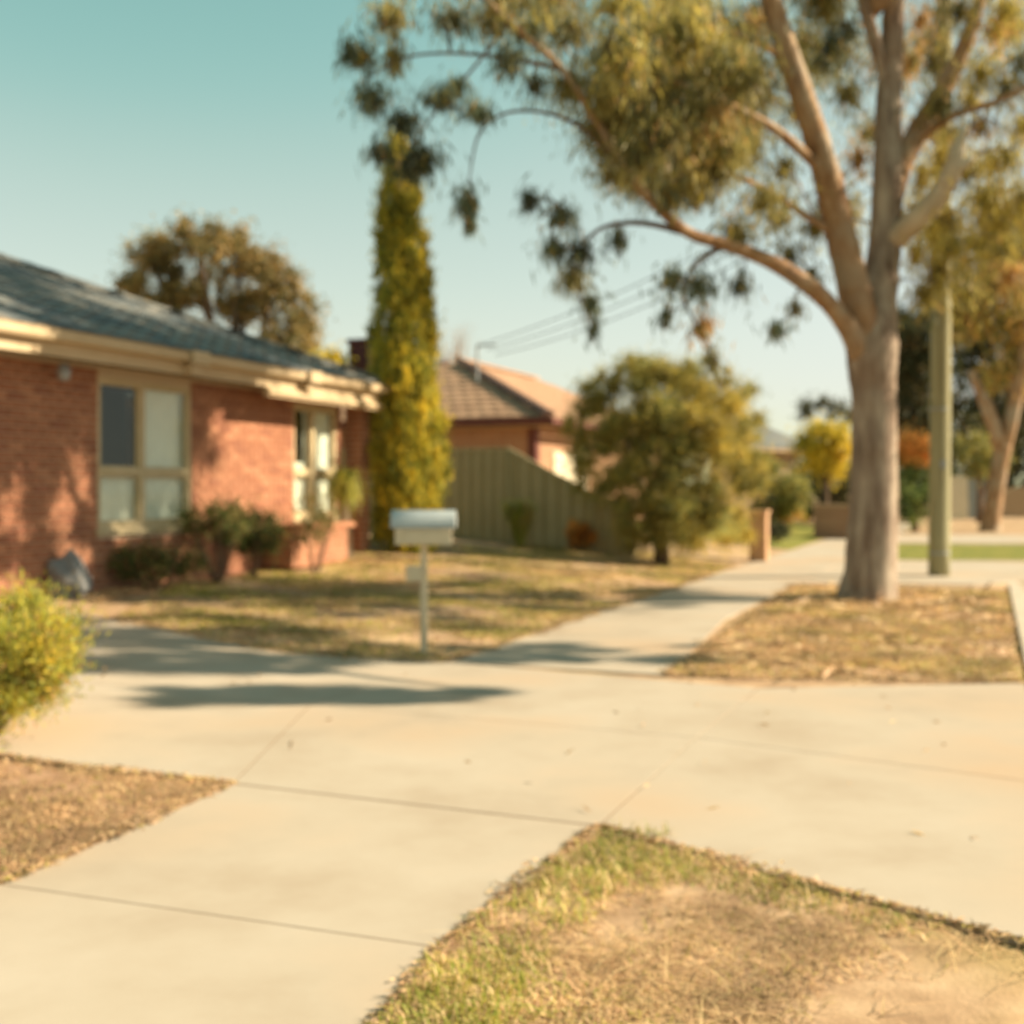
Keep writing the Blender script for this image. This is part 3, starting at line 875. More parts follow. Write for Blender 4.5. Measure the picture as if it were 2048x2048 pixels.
# ------------------------------------------------------------------ steel boundary fence
fA = on_ground(1018, 1084)
fence = thing('steel_fence', 'olive green ribbed steel fence stepping down beside the cypress', 'fence', fA)
fz = 1.72
def fence_sheet(x0, x1, h0, h1):
    s = MB(); k = max(2, int((x1 - x0) / 0.055))
    k = k // 4 * 4 or 4
    for i in range(k + 1):
        x = x0 + (x1 - x0) * i / k
        o = 0.014 if (i % 4) in (1, 2) else -0.014
        p = fA + N * x - D * o
        g = H(p.x, p.y) - 0.02
        hh = h0 + (h1 - h0) * (x - x0) / (x1 - x0)
        s.v += [(p.x, p.y, g), (p.x, p.y, fA.z + hh)]
    s.f = [(2 * i, 2 * i + 2, 2 * i + 3, 2 * i + 1) for i in range(k)]; s.m = [0] * k
    s.build('fence_sheet', M['fence'], fence)
    t = MB(); a = fA + N * x0 + UP * (h0 - 0.01); b = fA + N * x1 + UP * (h1 - 0.01)
    t.hexa([a - D * .025, b - D * .025, b + D * .025, a + D * .025, a - D * .025 + UP * .05, b - D * .025 + UP * .05, b + D * .025 + UP * .05, a + D * .025 + UP * .05])
    t.build('top_rail', M['fence_trim'], fence)
def fence_post(x, h):
    t = MB(); p = fA + N * x; g = H(p.x, p.y) - .05
    t.cbox(Vector((p.x, p.y, (g + fA.z + h) / 2)), N * 0.05, D * 0.062, UP * (fA.z + h - g)); t.build('fence_post', M['fence_trim'], fence)
xx = [-4.5, -3.7, -2.9, -2.1, -1.35, -0.68, 0.0]
for a, b in zip(xx[:-1], xx[1:]): fence_sheet(a, b, fz, fz)
fence_sheet(0.0, 0.8, fz, 1.30); fence_sheet(0.8, 1.6, 1.30, 0.90); fence_sheet(1.6, 2.4, 0.90, 0.62)
for x, h in ((-4.5, fz), (-2.1, fz), (0, fz + .02), (1.6, 0.93), (2.4, 0.66)): fence_post(x, h)

# ------------------------------------------------------------------ letterbox
mp = on_ground(848, 1303)
mbx = thing('mailbox', 'cream mailbox with rounded grey roof on a thin post at the lawn corner', 'mailbox', mp)
ax = (N * 0.93 + D * 0.37).normalized(); ay = Vector((-ax.y, ax.x, 0))
zb, zt_ = 0.90, 1.035
s = MB(); s.cbox(mp + UP * (0.45), ax * 0.055, ay * 0.055, UP * 0.98); s.build('post', M['box_body'], mbx)
s = MB(); s.cbox(Vector((mp.x, mp.y, (zb + zt_) / 2)), ax * 0.46, ay * 0.26, UP * (zt_ - zb)); body = s.build('box', M['box_body'], mbx)
s = MB(); nseg = 10
prof = [(0.15 * math.cos(math.pi * i / nseg), 0.145 * math.sin(math.pi * i / nseg)) for i in range(nseg + 1)]
L_ = 0.265
vs = [Vector((mp.x, mp.y, zt_ + .003)) - ax * L_ + ay * y + UP * z for y, z in prof] + [Vector((mp.x, mp.y, zt_ + .003)) + ax * L_ + ay * y + UP * z for y, z in prof]
n_ = nseg + 1
s.add(vs, [(i + 1, i, i + n_, i + 1 + n_) for i in range(nseg)] + [tuple(range(n_)), tuple(range(n_, 2 * n_))[::-1], (0, nseg, nseg + n_, n_)])
s.build('roof', M['box_roof'], mbx, smooth=False)
s = MB(); s.cbox(Vector((mp.x, mp.y, zt_ - 0.05)) + ax * 0.232, ax * 0.006, ay * 0.2, UP * 0.02); s.build('slot', M['iron'], mbx)
s = MB(); s.cbox(Vector((mp.x, mp.y, zb + 0.06)) - ay * 0.138, ax * 0.3, ay * 0.006, UP * 0.09); s.build('door', M['box_body'], mbx)
s = MB(); c = Vector((mp.x, mp.y, 0.66)) - ay * 0.045 - ax * 0.08
s.cbox(c, ax * 0.13, ay * 0.012, UP * 0.13); s.cbox(c + ay * 0.03 + UP * 0.0, ax * 0.03, ay * 0.05, UP * 0.05); s.build('number_plate', M['box_body'], mbx)

# ------------------------------------------------------------------ brick pillar at the next boundary, iron gate
pp = on_ground(1518, 1122)
pil = thing('brick_pillar', 'short pale orange brick pillar at the end of the big bush', 'pillar', pp)
brick_pier('shaft', pp - UP * 0.04, 0.32, 0.32, 0.95, pil, [M['pier']], M['pier'])
gt = on_ground(1550, 1098)
gate = thing('iron_railing', 'short black iron railing just behind the orange brick pillar', 'railing', gt)
gd = (N * -1)
for k in range(9):
    s = MB(); p = gt + gd * (0.11 * k); s.tube([Vector((p.x, p.y, H(p.x, p.y))), Vector((p.x, p.y, gt.z + 1.22))], [0.011, 0.011], 5); s.build('baluster', M['iron'], gate)
for zz in (0.15, 1.12):
    s = MB(); s.box(gt + UP * zz + D * 0.012, gd * 0.9, D * 0.02, UP * 0.035); s.build('rail', M['iron'], gate)

# ------------------------------------------------------------------ gum tree
gumb = on_ground(1740, 1200)
gum = thing('gum_tree', 'tall spreading gum tree with pale forked trunk on the nature strip', 'tree', gumb)
WOOD = []
def resample(pts, n):
    P = np.array(pts, float); t = np.linspace(0, len(P) - 1, n); out = []
    for x in t:                                     # Catmull-Rom
        i = min(int(x), len(P) - 2); f = x - i
        p0, p1, p2, p3 = P[max(i - 1, 0)], P[i], P[i + 1], P[min(i + 2, len(P) - 1)]
        out.append(0.5 * (2 * p1 + (p2 - p0) * f + (2 * p0 - 5 * p1 + 4 * p2 - p3) * f * f + (3 * p1 - p0 - 3 * p2 + p3) * f ** 3))
    return np.array(out)
def limb(name, pts, m, seg=14, parent=gum, wob=0.035, keep=True):
    r = resample(pts, len(pts) * 5)
    P = [at(a * K, b * K, d) for a, b, d, w in r]
    R = [max(0.004, w * K * d / FPX / 2) for a, b, d, w in r]
    s = MB(); s.tube(P, R, seg, wob=wob)
    if keep: WOOD.extend([(p, rr) for p, rr in zip(P, R)])
    return s.build(name, m, parent, smooth=True)
limb('trunk', [(1637, 1150, 15.0, 136), (1638, 1122, 15.0, 112), (1643, 1070, 15, 98), (1648, 950, 15, 88), (1650, 800, 15, 83), (1647, 720, 15, 86), (1645, 650, 15.0, 96), (1655, 575, 15.08, 74),
               (1670, 450, 15.2, 60), (1675, 330, 15.2, 56), (1677, 200, 15.3, 48), (1685, 60, 15.4, 42), (1690, -80, 15.5, 36), (1698, -300, 15.6, 20), (1690, -420, 15.7, 8)], M['bark'], 18)
limb('limb', [(1646, 760, 15.08, 40), (1636, 680, 15.0, 62), (1622, 600, 14.88, 64), (1605, 520, 14.75, 60), (1588, 450, 14.65, 58), (1560, 330, 14.5, 52), (1530, 230, 14.4, 46), (1490, 110, 14.3, 42), (1455, 0, 14.2, 38), (1420, -120, 14.1, 28), (1370, -300, 14, 12)], M['bark_red'])
limb('limb', [(1650, 770, 15.1, 30), (1638, 715, 15.0, 44), (1612, 640, 14.8, 42), (1570, 580, 14.45, 34), (1520, 535, 14.2, 33), (1450, 492, 14, 28), (1370, 462, 13.8, 23), (1300, 440, 13.6, 21), (1240, 390, 13.4, 18), (1180, 320, 13.2, 18), (1120, 220, 13, 15), (1060, 130, 12.8, 13), (960, 40, 12.5, 10), (880, -40, 12.3, 7)], M['bark_red'], 12)
limb('limb', [(1676, 420, 15.2, 40), (1695, 320, 15.25, 46), (1735, 245, 15.4, 42), (1790, 150, 15.5, 34), (1830, 60, 15.6, 28), (1860, -60, 15.7, 20), (1880, -250, 15.8, 10)], M['bark_red'], 12)
limb('branch', [(1720, 275, 15.35, 20), (1790, 222, 15.0, 15), (1870, 195, 14.8, 12), (1935, 165, 14.6, 11), (2050, 120, 14.3, 9), (2180, 120, 14, 6)], M['bark_red'], 8)
limb('branch', [(1672, 150, 15.3, 26), (1645, 60, 15.25, 24), (1620, -30, 15.2, 20), (1580, -180, 15.1, 10)], M['bark'], 8)
limb('broken_limb', [(1690, 450, 15.1, 46), (1730, 412, 14.85, 44), (1775, 365, 14.65, 40), (1798, 320, 14.5, 36), (1808, 275, 14.45, 26), (1826, 232, 14.4, 5)], M['dead_wood'], 10, wob=0.1)
limb('broken_limb', [(1785, 330, 14.6, 30), (1815, 312, 14.45, 24), (1840, 296, 14.4, 5)], M['dead_wood'], 8, wob=0.12)
limb('branch', [(1180, 325, 13.2, 10), (1110, 250, 13.0, 8), (1040, 215, 12.9, 7), (960, 212, 12.8, 6), (905, 250, 12.75, 5), (885, 340, 12.7, 3)], M['twig'], 6)
limb('branch', [(1060, 130, 12.8, 10), (960, 110, 12.6, 8), (850, 100, 12.5, 6), (760, 110, 12.4, 5), (690, 150, 12.4, 3)], M['twig'], 6)
limb('branch', [(960, 40, 12.5, 9), (900, 120, 12.5, 6), (830, 200, 12.5, 4), (780, 270, 12.5, 3)], M['twig'], 6)
limb('branch', [(1300, 440, 13.6, 14), (1200, 420, 13.4, 10), (1120, 440, 13.3, 7), (1085, 520, 13.25, 4), (1110, 600, 13.2, 3)], M['twig'], 6)
limb('branch', [(1370, 462, 13.8, 12), (1310, 500, 13.7, 9), (1290, 560, 13.65, 5), (1330, 640, 13.6, 3)], M['twig'], 6)
limb('branch', [(1560, 330, 14.5, 22), (1470, 250, 14.1, 18), (1380, 200, 13.8, 14), (1290, 160, 13.6, 10), (1200, 140, 13.4, 7)], M['bark_red'], 8)
limb('branch', [(1588, 450, 14.65, 16), (1510, 400, 14.4, 13), (1430, 350, 14.2, 10), (1350, 320, 14, 7)], M['bark_red'], 8)
limb('branch', [(1490, 110, 14.3, 18), (1380, 60, 14.1, 15), (1260, 30, 13.9, 12), (1130, 20, 13.6, 9)], M['bark_red'], 8)

# leaf clumps: picture places turned into points in the crown's volume
cl = []
def clump(u, v, ru, rv, d, w=1.0, tint=None):
    p = at(u * K, v * K, d); s = K * d / FPX
    cl.append(((p.x, p.y, p.z), (ru * s, max(ru, rv) * s * 0.9, rv * s), tint, w * 0.8))
for a in [
    (680, 110, 45, 40, 12.4, .9, 1), (700, 190, 48, 42, 12.4, 1.1, 1), (660, 100, 25, 30, 12.4, .4, 1), (735, 35, 50, 55, 12.4, 1.2, None), (745, 115, 30, 45, 12.45, .6, 0),
    (760, 235, 45, 36, 12.5, 1.0, 1), (715, 290, 32, 30, 12.5, .6, 1), (800, 300, 46, 42, 12.5, 1.0, 1), (775, 320, 50, 36, 12.5, 1.0, 1),
    (830, 190, 55, 26, 12.5, .8, 1), (900, 215, 48, 26, 12.6, .8, 1), (860, 165, 40, 22, 12.5, .5, 1), (850, 40, 70, 40, 12.4, 1.2, None), (930, 40, 60, 50, 12.5, 1.2, None), (960, 115, 45, 45, 12.6, .9, 1),
    (1000, 60, 50, 50, 12.7, .9, None), (1010, 160, 38, 34, 12.8, .5, 1), (882, 385, 30, 36, 12.7, .9, 1), (888, 425, 16, 24, 12.7, .3, 1),
    (1075, 60, 75, 60, 13.0, 1.6, None), (1080, 160, 60, 60, 13.0, 1.4, 0), (1130, 240, 60, 55, 13.2, 1.5, 0), (1200, 120, 80, 70, 13.4, 1.8, None), (1160, 330, 60, 50, 13.2, 1.2, 0),
    (1230, 260, 80, 75, 13.5, 2.0, 0), (1300, 90, 80, 70, 13.6, 1.8, None), (1330, 220, 90, 80, 13.8, 2.4, 0), (1260, 370, 60, 50, 13.4, 1.2, None), (1340, 350, 85, 70, 13.8, 2.0, 0), (1415, 260, 60, 85, 15.2, 1.6, 0), (1400, 120, 50, 60, 15.2, 1.0, None),
    (1440, 380, 75, 60, 14.1, 1.6, 0), (1390, 440, 60, 50, 13.9, 1.2, None), (1478, 320, 40, 60, 15.4, .7, None), (1290, 20, 90, 40, 13.8, 1.4, 3), (1170, 10, 80, 40, 13.6, 1.3, 3),
    (1000, 380, 30, 28, 13.2, .6, 1), (1060, 410, 46, 38, 13.2, .8, 1), (1045, 470, 40, 36, 13.2, .7, 1), (1095, 480, 46, 42, 13.25, .9, 1), (1080, 530, 46, 34, 13.2, .9, 0), (1115, 575, 30, 40, 13.2, .6, 1), (1120, 625, 15, 30, 13.2, .3, 1),
    (1165, 455, 25, 36, 13.4, .5, 1), (1270, 530, 40, 40, 13.6, .7, 1), (1320, 545, 46, 50, 13.7, .9, 1), (1255, 600, 22, 36, 13.6, .4, 1), (1325, 620, 34, 42, 13.65, .7, 2), (1345, 680, 20, 36, 13.6, .45, 0), (1395, 540, 36, 40, 13.8, .5, 1),
    (1465, 625, 30, 26, 14.1, .4, 1), (1500, 585, 24, 20, 14.2, .3, 0), (1490, 480, 40, 36, 14.4, .5, None), (1530, 520, 30, 30, 14.6, .35, 0),
    (1565, 90, 45, 55, 15.6, .8, 1), (1600, 180, 50, 55, 15.6, 1.0, None), (1560, 20, 50, 40, 15.8, .8, None), (1620, 300, 40, 50, 16.2, .8, 2), (1600, 400, 50, 60, 16.4, 1.3, 3), (1540, 430, 45, 50, 15.6, .9, 0), (1600, 60, 50, 50, 15.8, .8, 1),
    (1740, 40, 40, 50, 15.8, .6, 2), (1760, 120, 36, 40, 15.9, .5, 0), (1880, 60, 60, 60, 15.4, 1.2, None), (1900, 170, 50, 60, 15.2, .9, None), (1850, 240, 50, 40, 14.9, .6, 2), (1800, 470, 70, 55, 14.6, 1.3, 3), (1860, 380, 70, 60, 14.6, 1.4, 3), (1900, 300, 45, 55, 14.6, .9, None),
    (1740, 340, 40, 45, 16.0, .8, 3), (1730, 480, 40, 60, 15.6, .9, 3), (1745, 560, 46, 46, 15.2, .8, 3), (1830, 560, 40, 40, 14.6, .4, 3), (1890, 470, 50, 46, 14.6, .8, None), (1745, 600, 34, 26, 16.5, .4, 1),
    (1885, 420, 55, 55, 15.6, 1.3, 3), (1910, 520, 50, 45, 15.4, 1.1, 2), (1870, 310, 50, 45, 15.8, 1.1, 3), (1800, 260, 45, 45, 16.2, .9, None), (1910, 60, 55, 55, 16.0, 1.1, None), (1830, 190, 45, 40, 16.2, .8, 3), (1760, 440, 45, 50, 16.2, 1.0, 3),
    (1770, 200, 60, 60, 15.0, 1.2, None), (1900, 20, 70, 60, 15.0, 1.4, 3), (1810, 20, 60, 50, 15.3, 1.2, None), (1850, 140, 60, 60, 15.1, 1.3, 3), (1930, 120, 60, 70, 15.0, 1.3, None), (1930, 240, 60, 60, 14.8, 1.2, 3), (1930, 380, 60, 70, 14.5, 1.2, 3),
    (1780, 300, 55, 60, 15.6, 1.1, 3), (1830, 320, 50, 50, 15.2, 1.1, 3), (1790, 420, 60, 60, 15.2, 1.3, 3), (1850, 470, 60, 60, 15.0, 1.1, 3), (1770, 520, 50, 60, 15.0, 1.0, 3), (1725, 400, 40, 60, 16.2, 1.0, 3), (1735, 250, 40, 50, 16.6, .9, 2), (1720, 120, 40, 60, 16.4, .8, None), (1600, 460, 40, 50, 16.4, .8, 3), (1560, 380, 40, 50, 16.0, .8, 0),
]: clump(*a)
for a in [(1340, 300, 110, 90, 17.6, 3.0, 0), (1400, 180, 90, 80, 18.2, 2.2, 0), (1240, 200, 100, 90, 17.0, 2.6, 0), (1470, 410, 50, 50, 18.6, 1.2, 0), (1390, 400, 90, 60, 17.8, 2.2, 0), (1310, 100, 110, 80, 17.4, 2.6, None), (1160, 120, 90, 70, 16.4, 1.8, None), (1140, 260, 60, 60, 16.2, 1.4, 0), (1500, 210, 40, 50, 18.6, .8, None), (1420, 50, 80, 50, 18.0, 1.2, None), (1230, 330, 70, 50, 16.8, 1.6, 0), (1560, 120, 50, 60, 18.0, 1.2, 1)]: clump(*a)
N_PIC = len(cl)
# upper crown above the picture and to its right
r2 = random.Random(5)
for i in range(75):
    x = r2.uniform(-0.5, 8.5); y = r2.uniform(12.6, 21.5); zz = r2.uniform(7.4, 10.4)
    if ((x - 4.2) / 5.0) ** 2 + ((y - 17.0) / 5.0) ** 2 + ((zz - 7) / 3.6) ** 2 > 1.0: continue
    if y < 14.8 and 3.0 < x < 5.2: continue
    rr = r2.uniform(0.45, 0.8)
    cl.append(((x, y, zz), (rr, rr, rr * 0.8), None, 1.6))
for i in range(24):
    x = r2.uniform(6.6, 9.4); y = r2.uniform(12.5, 17.6); zz = r2.uniform(3.4, 7.2)
    rr = r2.uniform(0.4, 0.7)
    cl.append(((x, y, zz), (rr, rr, rr * 0.8), None, 1.4))
def wall_at(u, v):
    ray = Vector(((u - 1024) / FPX, 1, 0)); k = WOFF.dot(N) / ray.dot(N); p = ray * k
    return (p - WOFF).dot(D), CAMH - (v - HOR) / FPX * p.y
SUNNY = [(*wall_at(u * K, v * K), r) for u, v, r in ((50, 950, .30), (125, 920, .22), (172, 772, .20), (110, 1030, .34), (40, 1000, .3), (395, 950, .2), (440, 850, .22))]
def wall_hit(c):
    """where the sun through c meets the front wall: (t along the wall, height)"""
    v = Vector((c[0] - WOFF.x, c[1] - WOFF.y, 0)); k = v.dot(N) / Vector((SDIR.x, SDIR.y, 0)).dot(N)
    return (v - Vector((SDIR.x, SDIR.y, 0)) * k).dot(D), c[2] - SDIR.z * k
def keep(c, strict=True):
    t, z = wall_hit(c[0])
    if 2.95 < t < 5.15 and 0.0 < z < 2.75: return False
    for ht, hz, hr in SUNNY:
        if math.hypot(t - ht, z - hz) < hr: return False
    c = Vector(c[0]); h = Vector((SDIR.x, SDIR.y, 0)).normalized()
    for q, z0, z1, m in ((gumb, 0.0, 5.4, 0.55), (pb_xy, 0.2, 4.2, 0.5), (limb_xy, 3.9, 6.0, 0.5)):
        w_ = c - Vector((q.x, q.y, 0)); k = w_.x * h.x + w_.y * h.y
        miss = abs(w_.x * h.y - w_.y * h.x); zz = c.z - k * math.tan(SUN_EL)
        if k > 0.9 and miss < (m if strict else m * 0.45) and z0 < zz < z1: return False
    return True
pb_xy = on_ground(1878, 1152); limb_xy = at(1775 * K, 360 * K, 14.6)
cl = [c for i, c in enumerate(cl) if c[0][1] < 13.7 or keep(c, i >= N_PIC) or (i < N_PIC and c[0][0] > 4.9)]
def proj(p): return 1024 + p.x / p.y * FPX, HOR - (p.z - CAMH) / p.y * FPX
n_ = 0
while n_ < 112:                          # the deep inner crown that dapples the brick front
    t, z = r2.uniform(-1.8, 2.6), r2.uniform(0.4, 3.9)
    if n_ % 6 == 0: t, z = r2.uniform(5.0, 6.5), r2.uniform(1.4, 3.4)
    if z > 2.6: t = r2.uniform(-1.5, 5.0)
    p = wp(t, 0, z) + SDIR * r2.uniform(6.5, 13.0)
    u, v = proj(p)
    if ((u / K - 1275) / 140) ** 2 + ((v / K - 200) / 180) ** 2 > 1: continue
    if not keep(((p.x, p.y, p.z),)): continue
    rr = r2.uniform(0.22, 0.38)
    cl.append(((p.x, p.y, p.z), (rr, rr, rr), 0 if r2.random() < .6 else None, 1.45)); n_ += 1
N_SH = len(cl)
def shade_ground(u0, u1, v0, v1, n, rr0=0.28, rr1=0.5, w=1.3):
    for i in range(n):                   # leaf clumps added out of view along the sun's path to shade the concrete
        g = on_ground(r2.uniform(u0, u1), r2.uniform(v0, v1)); k = 8.0
        while k < 20:
            p = g + SDIR * k; u, v = proj(p)
            if u > 2090: break
            k += 0.4
        p = g + SDIR * (k + r2.uniform(0, 2.0)); rr = r2.uniform(rr0, rr1)
        cl.append(((p.x, p.y, p.z), (rr, rr, rr * .7), None, w))
shade_ground(60, 660, 1232, 1345, 96, 0.09, 0.28, 0.62)
shade_ground(260, 980, 1376, 1410, 50, 0.07, 0.18, 0.45)
shade_ground(640, 1390, 1286, 1330, 44, 0.09, 0.24, 0.5)
shade_ground(1000, 1400, 1185, 1215, 12, 0.15, 0.3, 0.6)
shade_ground(250, 900, 1165, 1235, 28, 0.12, 0.32, 0.6)
# an unseen bough added to carry those shading clumps, and leaves on the limb tips above the picture
cen = sum((Vector(c[0]) for c in cl[N_SH:]), Vector()) / max(1, len(cl) - N_SH)
bp_ = [Vector((4.5, 15.4, 7.4)), Vector((5.3, 14.2, 8.0)), Vector((6.3, 12.6, 7.7)), Vector((cen.x, cen.y + .6, max(cen.z + 0.9, 6.4))), Vector((cen.x + 0.9, cen.y - 0.9, cen.z + 0.5)), Vector((cen.x + 1.5, cen.y - 1.8, cen.z + 0.1))]
bq_ = [Vector(p) for p in resample(bp_, 26)]
bm_ = MB(); bm_.tube(bq_, [0.13 - 0.11 * i / 25 for i in range(26)], 10, wob=0.04); bm_.build('limb', M['bark_red'], gum, smooth=True)
WOOD.extend((p, 0.05) for p in bq_)
for u, v, d in ((1698, -300, 15.6), (1690, -420, 15.7), (1372, -290, 14.0), (1400, -180, 14.1), (1880, -250, 15.8), (1860, -80, 15.7), (1580, -180, 15.1), (1600, -100, 15.2), (880, -40, 12.3), (1690, -180, 15.5)):
    c0_ = at(u * K, v * K, d)
    for q in range(6):
        p = c0_ + Vector((r2.uniform(-.9, .9), r2.uniform(-.9, .9), r2.uniform(-.4, .7))); rr = r2.uniform(0.4, 0.65)
        uu, vv = proj(p)
        if vv > -rr * FPX / p.y: continue
        cl.append(((p.x, p.y, p.z), (rr, rr, rr * .8), None, 1.2))
foliage('crown', cl, 540, 0.165, 0.019, (0.25, -0.95, 0.55), GUM, [0.42, 0.27, 0.11, 0.20], gum, shell=0.25, clump_tint=0.78)
tw = MB()
nodes = [np.array(tuple(p)) for p, r in WOOD]
todo = sorted(cl, key=lambda c: min(np.linalg.norm(np.array(nodes) - np.array(c[0]), axis=1)))
for c_ in todo:
    c = np.array(c_[0]); dd = np.linalg.norm(np.array(nodes) - c, axis=1); j = int(np.argmin(dd))
    a = Vector(nodes[j]); b = Vector(c) + UP * c_[1][2] * 0.3
    mid = (a + b) / 2 + UP * 0.10 * (b - a).length + Vector((r2.uniform(-.1, .1), r2.uniform(-.1, .1), 0))
    tw.tube([a, (a + mid) / 2 + UP * .03, mid, (mid + b) / 2, b, b - UP * c_[1][2] * 0.7], [0.014, 0.012, 0.010, 0.008, 0.007, 0.003], 4, cap=False)
    nodes.append(np.array(tuple(b)))
    for q in range(4):
        e = Vector(c) + Vector((r2.uniform(-1, 1) * c_[1][0], r2.uniform(-1, 1) * c_[1][1], -c_[1][2] * r2.uniform(0.2, 1.2)))
        tw.tube([b, (b + e) / 2 + UP * 0.05, e], [0.006, 0.005, 0.002], 3, cap=False)
o = tw.build('twigs', M['twig'], gum); o['kind'] = 'stuff'

# ------------------------------------------------------------------ cypress
cyb = on_ground(806, 1101)
cy = thing('cypress_tree', 'tall narrow golden green cypress at the corner of the brick house', 'tree', cyb)
s = MB(); s.tube([cyb - UP * .1, cyb + UP * 2.6, cyb + UP * 6.0], [0.14, 0.09, 0.03], 8); s.build('trunk', M['twig'], cy, smooth=True)
dC = cyb.y; ppm = FPX / dC
cyc = []
prof_c = [(0.15, 0.40, 0.05), (0.6, 0.50, 0.06), (1.5, 0.60, 0.07), (2.6, 0.58, 0.03), (3.6, 0.52, 0.01), (4.6, 0.46, 0.0), (5.8, 0.37, -0.03), (6.6, 0.28, -0.04), (7.2, 0.18, -0.05), (7.6, 0.06, -0.06)]
prof_c = [(z * 0.86, r * 0.93, o) for z, r, o in prof_c]
def cy_at(z):
    zs = [p[0] for p in prof_c]
    return np.interp(z, zs, [p[1] for p in prof_c]), np.interp(z, zs, [p[2] for p in prof_c])
rc = random.Random(3)
for i in range(760):
    z_ = 6.4 * rc.random() ** 1.15 + 0.06
    r_, ox = cy_at(z_)
    an = rc.uniform(0, 2 * math.pi)
    rr = r_ * (1.0 if rc.random() < .75 else rc.uniform(0.2, .9)) * rc.uniform(0.86, 1.06) * (1.22 if rc.random() < 0.04 else 1)
    c = cyb + Vector((ox + math.cos(an) * rr, math.sin(an) * rr, z_))
    sz = rc.uniform(0.07, 0.15)
    tint = rc.choices([0, 1, 2], [0.38, 0.30, 0.32])[0]
    cyc.append(((c.x, c.y, c.z), (sz, sz, sz * 2.0), tint, 1.0))
for z_ in np.arange(0.1, 6.3, 0.14):
    r_, ox = cy_at(z_); cyc.append(((cyb.x + ox, cyb.y, cyb.z + z_), (r_ * .75, r_ * .75, 0.16), 0, 3.2))
foliage('crown', cyc, 150, 0.085, 0.024, (0.35, 1.0, 0.30), CYP, [0.36, 0.32, 0.32], cy, shell=0.3, clump_tint=0.4)

# ------------------------------------------------------------------ big wattle bush
bb = on_ground(1323, 1126)
bush = thing('wattle_bush', 'large feathery olive gold bush in front of the fence, taller than the eaves', 'bush', bb)
dB = bb.y; sB = dB / FPX
s = MB()
s.tube([bb - UP * .1, bb + UP * 0.25, bb + Vector((-0.08, 0, 0.5))], [0.16, 0.12, 0.11], 9)
ends = []
for i in range(13):
    an = rc.uniform(0, 2 * math.pi); k = rc.uniform(0.5, 1.35)
    top = bb + Vector((math.cos(an) * k, math.sin(an) * k * 0.8, rc.uniform(1.2, 3.4)))
    st = bb + UP * rc.uniform(0.2, 0.5)
    s.tube([st, st.lerp(top, 0.4) + Vector((0, 0, -0.12)), st.lerp(top, 0.75), top], [0.06, 0.045, 0.03, 0.01], 5)
    ends.append(top)
s.build('trunk', M['twig'], bush, smooth=True)
bc = []
def bclump(u, v, ru, rv, w=1.0, tint=None, dd=0.0):
    p = at(u * K, v * K, dB + dd); q = K * sB
    bc.append(((p.x, p.y, p.z), (ru * q, max(ru, rv) * q, rv * q), tint, w))
for i in range(190):                      # body
    for _ in range(60):
        u = rc.uniform(1075, 1440); v = rc.uniform(690, 1045)
        du = (u - 1255) / (178 if u < 1255 else 172); dv = (v - 850) / (165 if v < 850 else 200)
        aa = math.atan2(dv, du); lim = 0.86 + 0.10 * math.sin(3 * aa + 1) + 0.08 * math.sin(7 * aa)
        if du * du + dv * dv < lim and not (u < 1165 and v > 935): break
    dd = rc.choice([-1, -1, 1]) * math.sqrt(max(0.0, 1 - du * du - dv * dv)) * 1.3 * rc.uniform(0.5, 1)
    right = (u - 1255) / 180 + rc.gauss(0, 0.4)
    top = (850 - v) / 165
    tint = 1 if right + max(0, top) * 0.6 > 0.75 else (0 if rc.random() < .6 else 2)  # gold tint towards the right and top paints in the sunlit side
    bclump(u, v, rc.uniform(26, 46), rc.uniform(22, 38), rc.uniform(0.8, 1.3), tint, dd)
for a in [(1190, 690, 50, 22), (1160, 720, 40, 24), (1110, 730, 30, 22), (1250, 690, 30, 20), (1310, 700, 40, 26), (1370, 720, 44, 26), (1415, 735, 30, 20), (1100, 780, 30, 30), (1400, 800, 40, 40), (1330, 740, 40, 30), (1210, 720, 40, 30), (1400, 900, 34, 40, 1, 1), (1395, 970, 34, 40, 1, 1), (1370, 1020, 40, 26, 1, 1), (1410, 1010, 24, 24, .7, 1), (1180, 990, 34, 34, .8), (1190, 1030, 26, 18, .6), (1220, 1020, 36, 24), (1310, 1030, 40, 18), (1280, 1000, 40, 30), (1240, 985, 40, 36), (1330, 990, 44, 36), (1300, 950, 44, 40), (1220, 940, 40, 40), (1100, 870, 26, 40), (1140, 920, 30, 30)]:
    bclump(*a)
for i in range(60):                       # loose outer sprays
    aa = rc.uniform(-math.pi, 0.5); k = rc.uniform(0.92, 1.16)
    bclump(1255 + 172 * k * math.cos(aa), 860 + (170 if math.sin(aa) < 0 else 185) * k * math.sin(aa), rc.uniform(12, 22), rc.uniform(12, 24), rc.uniform(0.16, 0.34), None, rc.uniform(-0.8, 0.8))
foliage('foliage', bc, 620, 0.115, 0.014, (0.55, 0.25, 0.75), BUSH, [0.44, 0.20, 0.36], bush, shell=0.1, clump_tint=0.6)

